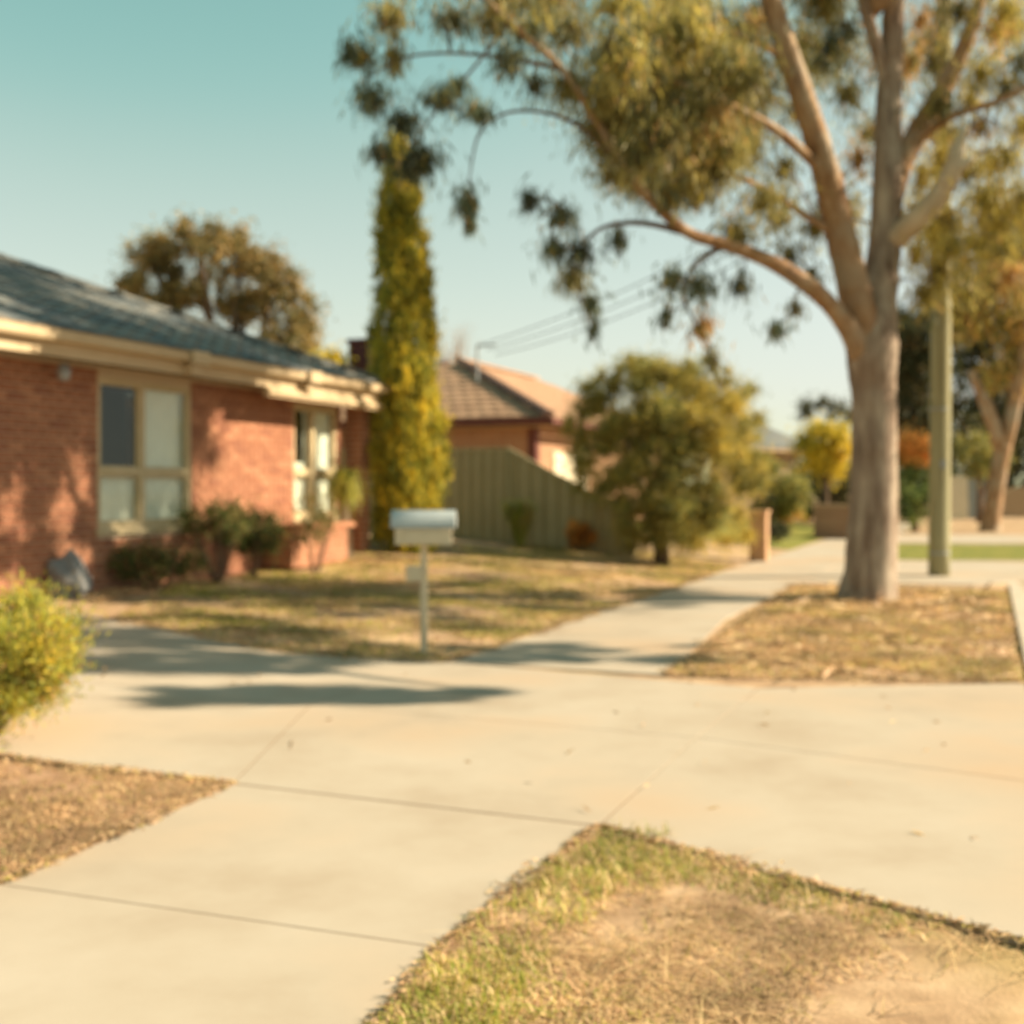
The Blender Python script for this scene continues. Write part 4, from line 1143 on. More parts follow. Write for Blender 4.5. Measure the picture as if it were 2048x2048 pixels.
# ------------------------------------------------------------------ power pole and wires
pb = on_ground(1878, 1152)
pole = thing('power_pole', 'round treated timber power pole standing behind the gum tree', 'pole', pb)
s = MB()
PH = 9.9
zs_ = [-0.2 + i * (PH + 0.2) / 12 for i in range(13)]
s.tube([pb + Vector((0.008 * z, 0, z)) for z in zs_], [0.165 - 0.004 * z for z in zs_], 16); s.build('shaft', M['pole'], pole, smooth=True)
s = MB(); c = pb + Vector((0.01, -0.166, 1.75)); s.cbox(c, Vector((.09, 0, 0)), Vector((0, .008, 0)), UP * 0.13); s.build('tag_plate', M['steel'], pole)
for zz in (0.35, 2.6):
    s = MB(); s.tube([pb + UP * zz, pb + UP * (zz + 0.03)], [0.168, 0.168], 16); s.build('steel_band', M['steel'], pole)
ca = pb + Vector((0.06, -0.02, 7.0))
s = MB(); s.cbox(ca - D * 0.19 + UP * 2.5, N * 2.2, D * 0.1, UP * 0.12); s.build('crossarm', M['pole'], pole)
for k in (-0.95, -0.45, 0.45, 0.95):
    s = MB(); b = ca - D * 0.19 + UP * 2.56 + N * k; s.tube([b, b + UP * 0.06, b + UP * 0.07, b + UP * 0.16, b + UP * 0.2], [0.02, 0.02, 0.045, 0.04, 0.015], 8); s.build('insulator', M['box_body'], pole, smooth=True)
wl_ = ['highest', 'middle', 'lowest']
for k in range(3):
    a = bt + N * (0.06 + 0.2 * k) - UP * (0.02 + 0.13 * k); b = ca + UP * (0.15 - 0.22 * k) - N * 0.16
    pts = [a.lerp(b, i / 24) - UP * (0.35 + .05 * k) * (1 - (2 * i / 24 - 1) ** 2) for i in range(25)]
    s = MB(); s.tube(pts, [0.010] * 25, 5)
    tag(s.build('service_wire', M['cable']), wl_[k] + ' of three thin wires from the terracotta roof to the power pole', 'wire', 'service wires')

# ------------------------------------------------------------------ small garden things
def shrub(name, label, cat, u, v, w, h, mats, weights, n, r, per, L, W, mode=(0.5, 0.3, 0.7), stems=5, depth=None, wall=None, base_lift=0.12, group=None, stem_r=0.012, part='foliage', shell=0.2, ry=None):
    if wall:
        p_ = wp(*wall); b = Vector((p_.x, p_.y, H(p_.x, p_.y)))
    else: b = on_ground(u, v) if depth is None else Vector(((u - 1024) / FPX * depth, depth, H((u - 1024) / FPX * depth, depth)))
    t = thing(name, label, cat, b, group)
    s = MB()
    for i in range(stems):
        an = random.uniform(0, 6.28); e = b + Vector((math.cos(an) * w * 0.32, math.sin(an) * w * 0.3, h * random.uniform(0.55, 0.9)))
        st = b + Vector((random.uniform(-.06, .06) * w, random.uniform(-.05, .05), -0.04))
        s.tube([st, st.lerp(e, 0.5) + Vector((random.uniform(-.05, .05), 0, 0.05 * h)), e], [stem_r, stem_r * 0.8, stem_r * 0.4], 5)
    s.build('stem', M['twig'], t)
    R = (w / 2, (ry or w / 2), h * (1 - base_lift) / 2)
    cc = (b.x, b.y, b.z + h * base_lift + R[2])
    cl_ = ell_clumps(cc, (R[0] - r * .6, R[1] - r * .6, R[2] - r * .6), n, r, 0.75)
    foliage(part, cl_, per, L, W, mode, mats, weights, t, shell=shell)
    return t

shrub('lime_bush', 'bright yellow green feathery bush at the left edge beside the driveway', 'bush', -22, 1480, 1.05, 0.86, LIME, [0.34, 0.40, 0.14, 0.12], 120, 0.14, 520, 0.045, 0.009, (0.6, 0.3, 0.5), 9, base_lift=0.02, ry=0.6)
shrub('box_shrub', 'low dark green shrub under the wide window of the brick house', 'shrub', 268, 1172, 1.4, 0.56, SHR, [0.2, 0.35, 0.2, 0.25], 46, 0.15, 130, 0.045, 0.022, stems=7, ry=0.3, wall=(0.95, 0.42))
shrub('rose_shrub', 'leggy green shrub on bare stems between the wide window and the wall', 'shrub', 400, 1146, 1.0, 1.05, SHR, [0.45, 0.35, 0.05, 0.15], 30, 0.15, 95, 0.05, 0.026, stems=8, base_lift=0.42, ry=0.3, wall=(2.15, 0.40))
shrub('rose_shrub', 'darkest leafy shrub against the brick wall left of the planter', 'shrub', 480, 1124, 1.1, 0.95, SHR, [0.4, 0.15, 0.35, 0.1], 40, 0.16, 115, 0.05, 0.026, stems=6, base_lift=0.25, ry=0.3, wall=(3.0, 0.36))
shrub('straggly_shrub', 'thin straggly shrub in front of the sunlit brick planter', 'shrub', 560, 1116, 0.9, 1.15, SHR, [0.3, 0.45, 0.1, 0.15], 26, 0.15, 48, 0.045, 0.022, stems=11, base_lift=0.25, ry=0.25, stem_r=0.007, wall=(3.9, 0.75))
shrub('orange_shrub', 'small round orange shrub at the foot of the green fence', 'shrub', 1160, 1102, 0.60, 0.58, ORA, [0.4, 0.4, 0.2], 40, 0.09, 130, 0.04, 0.018, stems=5, base_lift=0.03)
shrub('cascade_shrub', 'orange and yellow arching shrub beyond the black railing', 'shrub', 1578, 1062, 1.1, 0.85, ORA + LIME[:1], [0.3, 0.3, 0.1, 0.3], 40, 0.16, 100, 0.09, 0.014, (0.6, -0.3, 0.4), stems=5, base_lift=0.2)
shrub('hedge_shrub', 'dark evergreen shrub directly below the arching orange shrub', 'shrub', 1556, 1084, 0.8, 0.55, DRK, [0.6, 0.3, 0.1], 24, 0.16, 110, 0.06, 0.03, stems=4, base_lift=0.02)

def blade_plant(name, label, cat, u, v, n, h, spread, droop, mats, weights, width=0.012, lift=0.0):
    b = on_ground(u, v); t = thing(name, label, cat, b)
    s = MB(); ms = []
    for i in range(n):
        an = random.uniform(0, 6.28); k = random.uniform(0.15, 1.0) * spread; hh = h * random.uniform(0.65, 1.05)
        st = b + Vector((random.uniform(-.06, .06), random.uniform(-.06, .06), lift))
        p1 = st + Vector((math.cos(an) * k * 0.4, math.sin(an) * k * 0.4, hh * 0.65))
        p2 = st + Vector((math.cos(an) * k * 0.8, math.sin(an) * k * 0.8, hh * (1 - 0.1 * droop)))
        p3 = st + Vector((math.cos(an) * k * 1.15, math.sin(an) * k * 1.15, hh * (1 - 0.5 * droop)))
        sd = Vector((-math.sin(an), math.cos(an), 0)) * width / 2
        mi = random.choices(range(len(mats)), weights)[0]
        s.add([st - sd, st + sd, p1 + sd, p1 - sd, p2 + sd * .8, p2 - sd * .8, p3], [(0, 1, 2, 3), (3, 2, 4, 5), (5, 4, 6)], mi)
    o = s.build('blades', mats, t); o['kind'] = 'stuff'
    return t
blade_plant('tussock', 'pale green upright tussock in front of the olive steel fence', 'plant', 1040, 1096, 700, 0.86, 0.40, 0.25, [GRS[0], LIME[0], GRS[2]], [0.4, 0.3, 0.3], 0.018)
# fountain plant on cane stems
fp = wp(5.45, 0.35); fp.z = H(fp.x, fp.y)
ft = thing('fountain_plant', 'drooping yellow green fountain plant on thin canes beside the planter', 'plant', fp)
s = MB()
for i in range(16):
    s.tube([fp + Vector((random.uniform(-.14, .14), random.uniform(-.1, .1), -.03)), fp + Vector((random.uniform(-.1, .1), random.uniform(-.1, .1), 0.6)), fp + Vector((random.uniform(-.08, .08), random.uniform(-.08, .08), 1.02))], [0.010, 0.009, 0.007], 5)
s.build('canes', M['dead_wood'], ft)
s = MB()
mats_ = [LIME[0], LIME[1], GRS[1]]
for i in range(520):
    an = random.uniform(0, 6.28); k = random.uniform(0.12, 0.42); st = fp + Vector((random.uniform(-.08, .08), random.uniform(-.08, .08), random.uniform(0.85, 1.1)))
    c_, s_ = math.cos(an), math.sin(an); sd = Vector((-s_, c_, 0)) * 0.008
    hh = random.uniform(0.05, 0.28)
    s.add([st - sd, st + sd, st + Vector((c_ * k * .5, s_ * k * .5, hh)) + sd, st + Vector((c_ * k * .5, s_ * k * .5, hh)) - sd, st + Vector((c_ * k, s_ * k, hh - random.uniform(0.15, 0.45)))], [(0, 1, 2, 3), (3, 2, 4)], random.randrange(3))
o = s.build('blades', mats_, ft); o['kind'] = 'stuff'

# boulder
rb = on_ground(140, 1192)
s = MB()
import bmesh
bm = bmesh.new(); bmesh.ops.create_icosphere(bm, subdivisions=3, radius=1.0)
for v in bm.verts:
    p = v.co
    k = 1 + 0.13 * math.sin(p.x * 4 + 1) * math.cos(p.y * 5) + 0.10 * math.sin(p.z * 6 + p.x * 3) + random.uniform(-.02, .02)
    v.co = Vector((p.x * 0.20 * k, p.y * 0.26 * k, max(-0.05, 0.16 + p.z * 0.30 * k)))
    v.co.x -= v.co.z * 0.06
me = bpy.data.meshes.new('boulder'); bm.to_mesh(me); bm.free(); me.materials.append(M['rock'])
bo = bpy.data.objects.new('boulder', me); C.objects.link(bo); bo.location = rb
tag(bo, 'dark blue grey boulder leaning against the brick wall on the left', 'rock')

# stepping stone in front of the planter
st_ = on_ground(600, 1122)
s = MB(); q = [st_ + D * a + N * b for a, b in ((-0.45, -0.22), (0.5, -0.2), (0.47, 0.2), (-0.5, 0.24))]
s.hexa([Vector((p.x, p.y, H(p.x, p.y) - .05)) for p in q] + [Vector((p.x, p.y, H(p.x, p.y) + 0.06)) for p in q])
tag(s.build('stepping_slab', M['kerb']), 'pale concrete slab lying in front of the orange brick planter', 'slab')

# ------------------------------------------------------------------ background trees, houses, fences
def tree(name, label, u, v_base, d, blobs, mats, weights, per, L, W, trunk_r=0.2, cat='tree', group=None, fork=None, mode=(0.5, 0.0, 0.8), bark='twig', r=0.5, dens=1.0, trunk=True, drop=0.0):
    """blobs: list of (u, v, ru, rv, n clumps) in photo pixels"""
    x = (u - 1024) / FPX * d; b = Vector((x, d, H(x, d)))
    t = thing(name, label, cat, b, group)
    ppx = d / FPX; cls = []
    s = MB()
    for k, (bu, bv, ru, rv, n) in enumerate(blobs):
        c = at(bu, bv, d + random.uniform(-.6, .6))
        R = (ru * ppx, max(ru, rv) * ppx * 0.8, rv * ppx)
        cls += ell_clumps(tuple(c), R, n, r, 0.7)
        st = b + UP * max(0.3, (c.z - b.z) * 0.35)
        s.tube([st, st.lerp(c, 0.5) + Vector((0, 0, -0.05 * (c - st).length)), c, c + UP * R[2] * 0.5], [trunk_r * 0.5, trunk_r * 0.38, trunk_r * 0.24, trunk_r * 0.08], 6)
    top = max((at(a[0], a[1], d).z for a in blobs))
    s.tube([b - UP * .2, b + UP * 0.4, b + UP * max(0.5, (top - b.z) * 0.4), b + UP * max(0.7, (top - b.z) * 0.8)], [trunk_r * 1.3, trunk_r, trunk_r * 0.8, trunk_r * 0.3], 9)
    if trunk: s.build('trunk', M[bark], t, smooth=True)
    foliage('crown', cls, per, L, W, mode, mats, weights, t, shell=0.2)
    return t
TW = [leaf_mat('roundtree_olive', (0.15, 0.125, 0.045), scale=0.5), leaf_mat('roundtree_brown', (0.25, 0.165, 0.06), scale=0.5), leaf_mat('roundtree_dark', (0.085, 0.085, 0.04), scale=0.5)]
tree('round_tree', 'round crowned olive brown tree rising behind the grey tiled roof', 470, 1100, 36,
     [(300, 520, 55, 50, 22), (395, 490, 60, 50, 26), (480, 505, 55, 50, 24), (550, 560, 52, 55, 24), (600, 640, 38, 45, 18), (400, 570, 70, 50, 26), (490, 620, 60, 50, 24), (270, 570, 35, 35, 12), (330, 610, 50, 40, 16), (610, 690, 26, 30, 8), (560, 680, 40, 40, 12)],
     TW, [0.4, 0.35, 0.25], 170, 0.16, 0.055, 0.28, r=0.42)
tree('yellow_shrub_tree', 'small yellow topped tree just over the far end of the grey roof', 650, 1080, 32, [(650, 725, 40, 25, 14), (630, 760, 45, 30, 14)], YEL, [0.6, 0.4], 130, 0.12, 0.05, 0.1, r=0.3)
# twiggy bare tree behind the terracotta roof
tb = Vector(((905 - 1024) / FPX * 40, 40, H(-2, 40)))
tt_ = thing('bare_tree', 'leafless twiggy tree top behind the terracotta roof peak', 'tree', tb)
s = MB(); s.tube([tb, tb + UP * 2.5, tb + UP * 4.2], [0.14, 0.1, 0.06], 7); s.build('trunk', M['twig'], tt_)
s = MB()
for i in range(90):
    a = tb + UP * random.uniform(2.8, 4.4); an = random.uniform(0, 6.28); k = random.uniform(0.3, 1.0)
    e = tb + Vector((math.cos(an) * k, math.sin(an) * k, random.uniform(4.4, 6.4)))
    s.tube([a, a.lerp(e, .5) + Vector((random.uniform(-.1, .1), 0, .1)), e], [0.018, 0.012, 0.005], 3, cap=False)
o = s.build('twigs', M['bark_red'], tt_); o['kind'] = 'stuff'

# grey roofed house further along
h3 = at(1560, 1000, 46.0); h3.z = H(h3.x, h3.y)
far = thing('grey_roof_house', 'distant house with grey tiled hip roof left of the yellow tree', 'house', h3)
eL, eR = at(1420, 893, 44.0), at(1628, 906, 47.5)
back = Vector((-0.3, 1, 0)).normalized() * 8.5
zt3 = eL.z
pts_ = [Vector((eL.x, eL.y, zt3)), Vector((eR.x, eR.y, zt3)), Vector((eR.x, eR.y, zt3)) + back, Vector((eL.x, eL.y, zt3)) + back]
r0 = (pts_[0] + pts_[3]) / 2 + (pts_[1] - pts_[0]).normalized() * 1.2 + UP * 1.95; r1 = (pts_[1] + pts_[2]) / 2 - (pts_[1] - pts_[0]).normalized() * 2.3 + UP * 1.95
s = MB(); s.add(pts_ + [r0, r1], [(0, 1, 5, 4), (1, 2, 5), (2, 3, 4, 5), (3, 0, 4), (3, 2, 1, 0)]); rf3 = s.build('roof', M['tile_shell'], far)
e3 = (pts_[1] - pts_[0]); L3 = e3.length; e3n = e3.normalized()
up3 = ((r0 - pts_[0]) - e3n * (r0 - pts_[0]).dot(e3n)); H3 = up3.length
x0_ = (r0 - pts_[0]).dot(e3n); x1_ = (r1 - pts_[0]).dot(e3n)
tl = []; tile_face(pts_[0], e3n, up3.normalized(), [(0, 0), (L3, 0), (x1_, H3), (x0_, H3)], 0.32, 0.34, tl)
st3 = MB(); tm3 = tile_mesh(0.315, 0.38, 0.012, M['tile'])
for Mx in tl: st3.add([Mx @ v.co for v in tm3.vertices], [tuple(p.vertices) for p in tm3.polygons])
o = st3.build('tile', M['tile'], rf3); o['kind'] = 'stuff'
s = MB(); s.box(pts_[0] - UP * 0.2 - back.normalized() * 0.03, e3, back.normalized() * 0.03, UP * 0.19); s.box(pts_[0] - UP * 0.12 - back.normalized() * 0.14, e3, back.normalized() * 0.1, UP * 0.1); s.build('gutter', M['tan_wall'], far)
wb = pts_[0] + back.normalized() * 0.5 + e3n * 0.4; wb.z = h3.z - 0.3
s = MB(); s.box(wb, e3n * (L3 - 0.8), back.normalized() * 0.12, UP * (zt3 - h3.z + 0.25)); s.box(wb + e3n * (L3 - .92) + back.normalized() * .125, e3n * 0.12, back * 0.85, UP * (zt3 - h3.z + 0.25)); s.build('wall', M['tan_wall'], far)
for k in (0.55, 0.82):
    wq = wb + e3n * (L3 * k - .4) - back.normalized() * 0.03; wq.z = h3.z + 0.8
    s = MB(); s.box(wq, e3n * 0.75, back.normalized() * 0.03, UP * 1.3); wf = s.build('window', M['frame'], far)
    s = MB(); s.box(wq + e3n * .08 + UP * .08 - back.normalized() * 0.006, e3n * 0.59, back.normalized() * 0.005, UP * 1.14); s.build('pane', M['glass'], wf)

tree('yellow_tree', 'round bright yellow green tree left of the gum trunk', 1652, 1060, 41, [(1652, 888, 54, 46, 48), (1640, 925, 54, 30, 22)], YEL, [0.72, 0.28], 170, 0.13, 0.06, 0.12, r=0.34)
tree('dark_shrub_tree', 'dark green bushy tree below the yellow crowned tree', 1650, 1060, 43, [(1640, 960, 60, 60, 40), (1690, 980, 46, 60, 30), (1605, 1000, 36, 42, 20)], DRK, [0.6, 0.3, 0.1], 160, 0.16, 0.07, 0.12, r=0.42, trunk=True)
tree('grey_shrub_tree', 'grey green shrub in front of the distant grey roofed house', 1560, 1050, 36, [(1540, 972, 38, 40, 28), (1588, 985, 34, 36, 22), (1540, 1015, 36, 30, 18)], BUSH + SHR[:1], [0.4, 0.1, 0.3, 0.2], 150, 0.11, 0.04, 0.08, r=0.32)
tree('thin_tree', 'thin crowned dark tree above the yellow tree on the skyline', 1660, 1050, 70, [(1610, 825, 18, 16, 7), (1660, 815, 34, 18, 10), (1700, 835, 22, 18, 7)], DRK, [0.5, 0.4, 0.1], 110, 0.22, 0.07, 0.15, r=0.5)
tree('orange_hedge_tree', 'orange topped green hedge tree between the gum trunk and the pole', 1828, 1060, 40, [(1808, 900, 52, 30, 24), (1850, 918, 28, 30, 14)], ORA, [0.4, 0.45, 0.15], 150, 0.13, 0.05, 0.1, r=0.34, mode=(0.5, 0.2, 0.7))
tree('green_hedge_tree', 'deep green hedge under the orange foliage beside the pole', 1830, 1062, 39, [(1825, 965, 52, 50, 30), (1830, 1010, 50, 36, 20), (1838, 1000, 30, 24, 10)], [SHR[0], LIME[1], SHR[2]], [0.45, 0.2, 0.35], 150, 0.11, 0.05, 0.1, r=0.34)

# low brick wall past the yellow tree
lw = on_ground(1668, 1078)
lowall = thing('low_brick_wall', 'low brown brick garden wall just left of the gum trunk', 'wall', lw)
s = MB(); s.box(lw - N * 0.55 + UP * -.1, N * 0.95, D * 0.24, UP * 1.0); s.box(lw + N * 0.40 - UP * .1, N * 0.02, D * 2.4, UP * 1.0); s.build('wall', brick_mat('garden_wall_brick', (0.27, 0.15, 0.09), (0.33, 0.2, 0.12), (0.3, 0.22, 0.15), 1.0), lowall)
s = MB(); s.box(lw + N * 0.43 - D * .04 - UP * .1, N * 0.32, D * 0.32, UP * 1.03); s.build('end_pier', M['pier'], lowall)
s = MB(); s.box(lw - N * 0.57 - D * .02 + UP * 0.905, N * 0.98, D * 0.28, UP * 0.06); s.build('coping', M['tan_wall'], lowall)

# far fences at the bend
def panel_fence(name, label, u0, u1, vt, vb, d, m, n):
    a = at(u0, vb, d); b = at(u1, vb, d); a.z = b.z = -0.3 + H(a.x, d)
    t = thing(name, label, 'fence', (a + b) / 2)
    hgt = at(u0, vt, d).z - a.z
    for k in range(n):
        p, q = a.lerp(b, k / n), a.lerp(b, (k + 0.96) / n)
        s = MB(); s.box(p, q - p, Vector((0, 0.05, 0)), UP * (hgt * random.uniform(0.99, 1.01))); s.build('panel', m, t)
    s = MB(); s.box(a + UP * hgt * 0.25 + Vector((0, 0.055, 0)), b - a, Vector((0, 0.06, 0)), UP * 0.1); s.box(a + UP * hgt * 0.8 + Vector((0, 0.055, 0)), b - a, Vector((0, 0.06, 0)), UP * 0.1); s.build('rail', m, t)
panel_fence('cream_fence', 'sunlit cream paling fence right of the power pole', 1900, 1936, 952, 1030, 56, M['white_wall'], 6)
panel_fence('grey_fence', 'blue grey fence between the cream fence and the far gum trunk', 1937, 1976, 958, 1030, 57, mat('grey_paint', [(0.22, 0.25, 0.25), (0.28, 0.3, 0.29)], 0.6), 5)
panel_fence('tan_fence', 'tan timber fence right of the far gum trunk', 2006, 2075, 975, 1024, 60, M['tan_wall'], 9)

# second gum further along the nature strip
g2b = at(1984, 1064, 39.5); g2b.z = H(g2b.x, g2b.y)
gum2 = thing('far_gum_tree', 'smaller forked brown gum tree at the right edge in the distance', 'tree', g2b)
def limb2(name, pts, m=M['bark_red']):
    r = resample(pts, len(pts) * 4); s = MB()
    s.tube([at(a, b, d) for a, b, d, w in r], [w * d / FPX / 2 for a, b, d, w in r], 10, wob=0.05); s.build(name, m, gum2, smooth=True)
limb2('trunk', [(1980, 1070, 39.5, 54), (1982, 1050, 39.5, 40), (1988, 1000, 39.5, 34), (2000, 930, 39.5, 32), (2006, 890, 39.5, 36)])
limb2('limb', [(2004, 910, 39.5, 26), (2020, 850, 39.4, 28), (2034, 780, 39.3, 26), (2046, 700, 39.2, 22), (2060, 600, 39, 14)])
limb2('limb', [(2003, 910, 39.5, 26), (1990, 860, 39.4, 26), (1974, 815, 39.3, 26), (1958, 780, 39.3, 20), (1940, 740, 39.2, 10)])
g2 = []
def c2_(u, v, ru, rv, n, d=39.5):
    c = at(u, v, d); p_ = d / FPX; g2.extend(ell_clumps(tuple(c), (ru * p_, ru * p_, rv * p_), n, 0.55, 0.6))
c2_(1990, 560, 90, 90, 46); c2_(2060, 640, 80, 90, 36); c2_(1930, 640, 40, 60, 16); c2_(2080, 480, 90, 90, 30); c2_(1985, 440, 70, 60, 24); c2_(2030, 740, 50, 50, 14)
foliage('crown', g2, 130, 0.26, 0.055, (0.3, -0.8, 0.6), GUM + ORA[1:2], [0.3, 0.15, 0.2, 0.25, 0.1], gum2, shell=0.2)
DT = 'trees closing the view at the right'
tree('dark_tree', 'dense dark evergreen tree behind the power pole', 1840, 1050, 58, [(1790, 800, 60, 110, 36), (1850, 720, 70, 130, 46), (1870, 880, 70, 80, 36), (1800, 660, 40, 60, 14), (1810, 760, 60, 100, 30), (1830, 930, 70, 60, 26), (1900, 600, 60, 80, 24)], DRK, [0.6, 0.3, 0.1], 130, 0.3, 0.11, 0.3, r=0.75)
tree('dark_tree', 'broad dark olive tree behind the far forked gum', 1990, 1050, 64, [(1945, 850, 80, 110, 44), (2040, 830, 80, 130, 50), (1960, 700, 80, 90, 40), (2060, 960, 60, 60, 20), (1975, 960, 60, 40, 18), (1930, 640, 70, 80, 26), (2040, 640, 70, 90, 30), (1990, 900, 70, 60, 26)], DRK, [0.5, 0.35, 0.15], 130, 0.3, 0.11, 0.35, r=0.8)
tree('grey_tree', 'grey green rounded tree low beside the far gum trunk', 1960, 1050, 50, [(1950, 905, 32, 46, 18), (1985, 925, 28, 36, 14)], BUSH, [0.3, 0.1, 0.6], 120, 0.18, 0.06, 0.15, r=0.5)

# ------------------------------------------------------------------ grass, straw
def in_poly(x, y, poly):
    c = np.zeros(len(x), bool); n = len(poly)
    for i in range(n):
        x0, y0 = poly[i].x, poly[i].y; x1, y1 = poly[(i + 1) % n].x, poly[(i + 1) % n].y
        cond = ((y0 > y) != (y1 > y)); xi = (x1 - x0) * (y - y0) / ((y1 - y0) + 1e-12) + x0
        c ^= cond & (x < xi)
    return c
HV = np.vectorize(H)
def grass(name, label, poly, n, h, w, weights_fn, flat=0.6, mats=GRS, dens_fn=None):
    xs_ = np.array([p.x for p in poly]); ys_ = np.array([p.y for p in poly])
    x = RNG.uniform(xs_.min(), xs_.max(), n * 3); y = RNG.uniform(ys_.min(), ys_.max(), n * 3)
    ok = in_poly(x, y, poly)
    if dens_fn is not None: ok &= RNG.random(n * 3) < dens_fn(x, y)
    x, y = x[ok][:n], y[ok][:n]; n = len(x)
    z = HV(x, y) - 0.006 + 0.005 * wav(x * 1.7, y * 1.7)
    an = RNG.uniform(0, 6.283, n); hh = h * RNG.uniform(0.4, 1.3, n); lean = np.abs(RNG.normal(flat, 0.45, n)) * hh * 1.4
    sd = np.stack([-np.sin(an), np.cos(an), np.zeros(n)], 1) * (w * RNG.uniform(0.6, 1.4, n))[:, None] / 2
    b = np.stack([x, y, z], 1)
    bend = b + np.stack([np.cos(an) * lean * 0.35, np.sin(an) * lean * 0.35, hh * 0.6], 1)
    tip = b + np.stack([np.cos(an) * lean, np.sin(an) * lean, np.maximum(0.012, hh * (1 - 0.35 * np.minimum(1.6, lean / (hh + 1e-6))))], 1)
    V1 = np.stack([b - sd, b + sd, bend + sd * 0.8, bend - sd * 0.8], 1); V2 = np.stack([bend - sd * 0.8, bend + sd * 0.8, tip + sd * 0.1, tip - sd * 0.1], 1)
    V = np.concatenate([V1, V2])
    P = weights_fn(x, y); P = P / P.sum(1, keepdims=True)
    mi = (RNG.random(n)[:, None] > np.cumsum(P, 1)).sum(1).clip(0, len(mats) - 1)
    o = np_mesh(name, V, 4, mats, np.concatenate([mi, mi]))
    return tag(o, label, kind='stuff')
def stk(*a): return np.stack(a, 1)
def sm(a): return np.clip(a, 0.0, 1.0)
def nz(x, y, s, ph=0.0): return 0.5 + 0.5 * wav(x * s + ph, y * s - ph)

# verge in the lower right corner, green along the concrete edges
kerbn = along(-8, 1.7); 
vpoly = [b_ + N * 0.04 - D * 0.05, k0, along(-4.5, 1.7), g1 + edv * 1.5 + N * 0.02, f1 + N * 0.02]
def vw(x, y):
    edge = sm(1 - np.abs((x - O0.x) * N.x + (y - O0.y) * N.y - 0.15) / 0.45); e2 = nz(x, y, 1.5, 2)
    l = (x - O0.x) * D.x + (y - O0.y) * D.y
    e3 = sm(1 - np.abs(l + 0.35 + 0.15 * (x - O0.x)) / 0.45)
    g = sm(edge * 1.1 * e2 + e3 * 0.7 * nz(x, y, 1.8, 5) + 0.06)
    return stk(g * 1.1, g * 1.1 + .05, 0.65 * (1 - g) + .15, 0.35 * (1 - g), 0.02 * (1 - g))
def vd(x, y): return sm(0.02 + 1.9 * (nz(x, y, 1.1, 1) - 0.62) + sm(1 - np.abs((x - O0.x) * N.x + (y - O0.y) * N.y - 0.15) / 0.45) * 1.0 + sm(1 - np.abs((x - O0.x) * D.x + (y - O0.y) * D.y + 0.35 + 0.15 * (x - O0.x)) / 0.4) * 0.9 * nz(x, y, 1.7, 3))
grass('verge_grass', 'patchy green and straw grass on the verge in the lower right corner', vpoly, 36000, 0.032, 0.0045, vw, 1.0, dens_fn=vd)
def sw(x, y): return stk(0 * x, 0.05 + 0 * x, 0.5 + 0 * x, 0.35 + 0 * x, 0.15 + 0 * x)
grass('dry_straw', 'loose flat straw lying on the lower right verge', vpoly, 2600, 0.05, 0.004, sw, 2.6, dens_fn=lambda x, y: sm(nz(x, y, 1.3, 4) * 2.2 - 1.1))
M['mulch'] = mat('mulch_soil', [(0.25, 0.145, 0.085), (0.36, 0.22, 0.13), (0.46, 0.30, 0.19)], 0.95, 5, 9, bump=0.4, bscale=45, spec=0.1)
tag(drape('mulch_bed', (f0 - N * 2.4, f0 - N * 0.03, a_ - N * 0.03 - D * 0.02, Vector((-3.4, 6.2, 0))), M['mulch'], None, 14, 14, 0.002, 0.06, 0.0, 0.02), 'reddish brown mulch bed on the left between driveway and footpath', kind='structure')
grass('thatch', 'flattened dry straw thatch blended into the pale dirt of the lower right verge', vpoly, 42000, 0.02, 0.0035, lambda x, y: stk(0 * x, 0.05 + 0 * x, 0.34 + 0 * x, 0.40 + 0 * x, 0.12 + 0.35 * sm(nz(x, y, 1.9, 7) * 2 - 1)), 2.0, dens_fn=lambda x, y: sm(nz(x, y, 1.2, 2.2) * 2.6 - 1.05))
# left triangle between the driveway and the path
tri = [a_ - N * 0.0 - D * 0.01, f0 + N * -0.0, f0 + N * -2.2, Vector((-3.3, 6.3, 0))]
grass('mulch_straw', 'reddish dry straw and mulch on the left triangle of ground', tri, 19000, 0.03, 0.007, lambda x, y: stk(0.01 + 0 * x, 0.04 + 0 * x, 0.22 + 0 * x, 0.5 + 0 * x, 0.25 + 0 * x), 1.2, dens_fn=lambda x, y: sm(nz(x, y, 1.4, 3) * 1.5 - .1))
# nature strip round the gum
ns_poly = [c1 + N * 0.03, k1 + D * 0.03, along(12.8, 1.68), along(13.0, -1.05)]
def nw(x, y):
    g = sm(nz(x, y, 0.8, 1.5) * 1.3 - 0.35); l = (x - O0.x) * D.x + (y - O0.y) * D.y
    g = sm(g + 0.25 * sm((l - 9) / 4))
    return stk(0.35 * g, 1.0 * g + 0.15, 0.45 + 0 * x, 0.55 * (1 - g) + .1, 0.25 * (1 - g))
grass('strip_grass', 'dry yellow grass and leaf litter on the nature strip round the gum', ns_poly, 42000, 0.05, 0.007, nw, 0.9, dens_fn=lambda x, y: sm(nz(x, y, 0.8, 2) * 2.0 - 0.45))
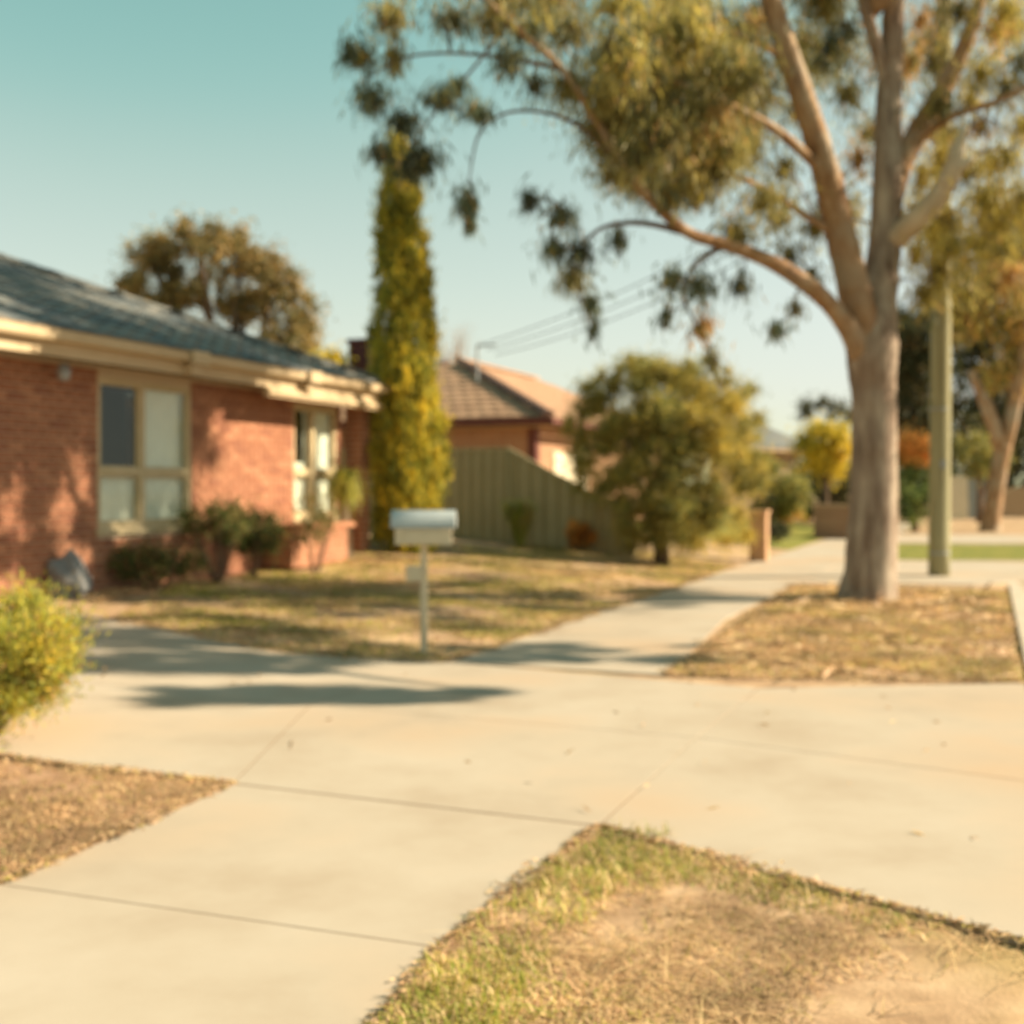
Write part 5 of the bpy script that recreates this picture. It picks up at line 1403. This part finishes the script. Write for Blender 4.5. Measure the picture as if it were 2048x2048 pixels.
# front lawn
lawn = [c2 + D * 0.05, G(551, 1302), G(330, 1268), G(225, 1238), G(330, 1178), G(560, 1132), G(820, 1095), G(1180, 1090), along(17.2, -2.7)]
def lw_(x, y):
    l = -((x - O0.x) * N.x + (y - O0.y) * N.y)
    g = sm(nz(x, y, 0.7, 0.7) * 1.1 - .2 + 0.15 * sm((l - 4.5) / 2))
    return stk(0.9 * g, 0.8 * g + 0.22, 0.40 * (1 - g) + .12, 0.42 * (1 - g), 0.22 * (1 - g))
grass('lawn_grass', 'patchy dry front lawn of the brick house', lawn, 70000, 0.05, 0.008, lw_, 0.8, dens_fn=lambda x, y: sm(nz(x, y, 0.8, 0.2) * 2.2 - 0.55))
grass('edge_grass', 'green tufts growing along the footpath edge in the lower right', [b_ + N * .02, b_ + N * .3, f1 + N * .32, f1 + edv * 1.2 + N * .32, f1 + edv * 1.2 + N * .015, f1 + N * .015], 7000, 0.06, 0.0045, lambda x, y: stk(1.0 * nz(x, y, 2.2, 3), 0.6 + 0 * x, 0.3 + 0 * x, 0.15 + 0 * x, 0.05 + 0 * x), 0.6, dens_fn=lambda x, y: sm(nz(x, y, 2, 1) * 1.6 - 0.3))
# fallen leaves
def litter(name, label, poly, n, Lr=(0.05, 0.12), Wr=(0.012, 0.022)):
    xs_ = np.array([p.x for p in poly]); ys_ = np.array([p.y for p in poly])
    x = RNG.uniform(xs_.min(), xs_.max(), n * 4); y = RNG.uniform(ys_.min(), ys_.max(), n * 4)
    ok = in_poly(x, y, poly); x, y = x[ok][:n], y[ok][:n]
    z = HV(x, y) + 0.006 + RNG.random(len(x)) * 0.02
    d = rnd_dirs(len(x)); d[:, 2] *= 0.25; d /= np.linalg.norm(d, axis=1, keepdims=True)
    V = leaves(np.stack([x, y, z], 1), d, RNG.uniform(*Lr, len(x)), RNG.uniform(*Wr, len(x)))
    return tag(np_mesh(name, V, 4, [GRS[3], GRS[4], GRS[2]], RNG.integers(0, 3, len(x))), label, kind='stuff')
litter('leaf_litter', 'fallen brown gum leaves on the nature strip round the trunk', ns_poly, 4200)
litter('leaf_litter', 'fallen leaves on the front lawn of the brick house', lawn, 2600)
litter('leaf_litter', 'dry leaves on the garden bed along the brick house', [G(200, 1205), G(560, 1128), G(700, 1105), G(690, 1090), wp(4, .1), wp(0, .1)], 2200)
litter('bark_litter', 'strips of shed bark scattered on the nature strip', ns_poly, 420, (0.15, 0.45), (0.02, 0.045))
litter('bark_litter', 'curled bark strips round the foot of the gum trunk', [gumb + Vector((-1.2, -0.9, 0)), gumb + Vector((1.2, -1.1, 0)), gumb + Vector((1.4, 0.8, 0)), gumb + Vector((-0.8, 0.9, 0))], 260, (0.12, 0.5), (0.02, 0.05))
# crumbs, straw and leaves spilling over the concrete edges and lying on the slabs
def edge_spill(pairs, per_m, spread, name, label):
    P = []
    for a, b in pairs:
        a, b = Vector((a.x, a.y, 0)), Vector((b.x, b.y, 0)); L = (b - a).length; dv = (b - a).normalized(); sd = Vector((-dv.y, dv.x, 0))
        k = int(L * per_m); t = RNG.random(k) * L; o_ = RNG.normal(0, spread, k) * (0.35 + 1.3 * np.abs(np.sin(t * 2.3) * np.sin(t * 5.1 + 1)))
        P.append(np.stack([a.x + dv.x * t + sd.x * o_, a.y + dv.y * t + sd.y * o_], 1))
    P = np.concatenate(P); x, y = P[:, 0], P[:, 1]; n = len(x)
    d = rnd_dirs(n); d[:, 2] *= 0.2; d /= np.linalg.norm(d, axis=1, keepdims=True)
    V = leaves(np.stack([x, y, HV(x, y) + 0.009 + RNG.random(n) * 0.008], 1), d, RNG.uniform(0.012, 0.06, n), RNG.uniform(0.004, 0.011, n))
    return tag(np_mesh(name, V, 4, [GRS[2], GRS[3], M['soil'], GRS[1]], RNG.choice(4, n, p=[0.14, 0.30, 0.46, 0.10])), label, kind='stuff')
edge_spill([(b_, k0), (b_, f1), (f1, g1), (a_, f0), (a_, Vector((-3.3, 6.35, 0))), (c1, k1)], 650, 0.022, 'edge_crumbs', 'dry crumbs and straw spilling over the near concrete edges')
edge_spill([(c2, G(551, 1304)), (G(551, 1304), G(225, 1238)), (c2, along(14, -2.62)), (c1, along(12.9, -1.10))], 700, 0.05, 'edge_crumbs', 'dry crumbs along the lawn and footpath edges in the middle distance')
litter('fallen_leaves', 'scattered gum leaves lying on the concrete driveway', [a_, b_, k0, k1, c1, c2, Vector((-2.85, 8.05, 0))], 36, (0.04, 0.10), (0.008, 0.016))
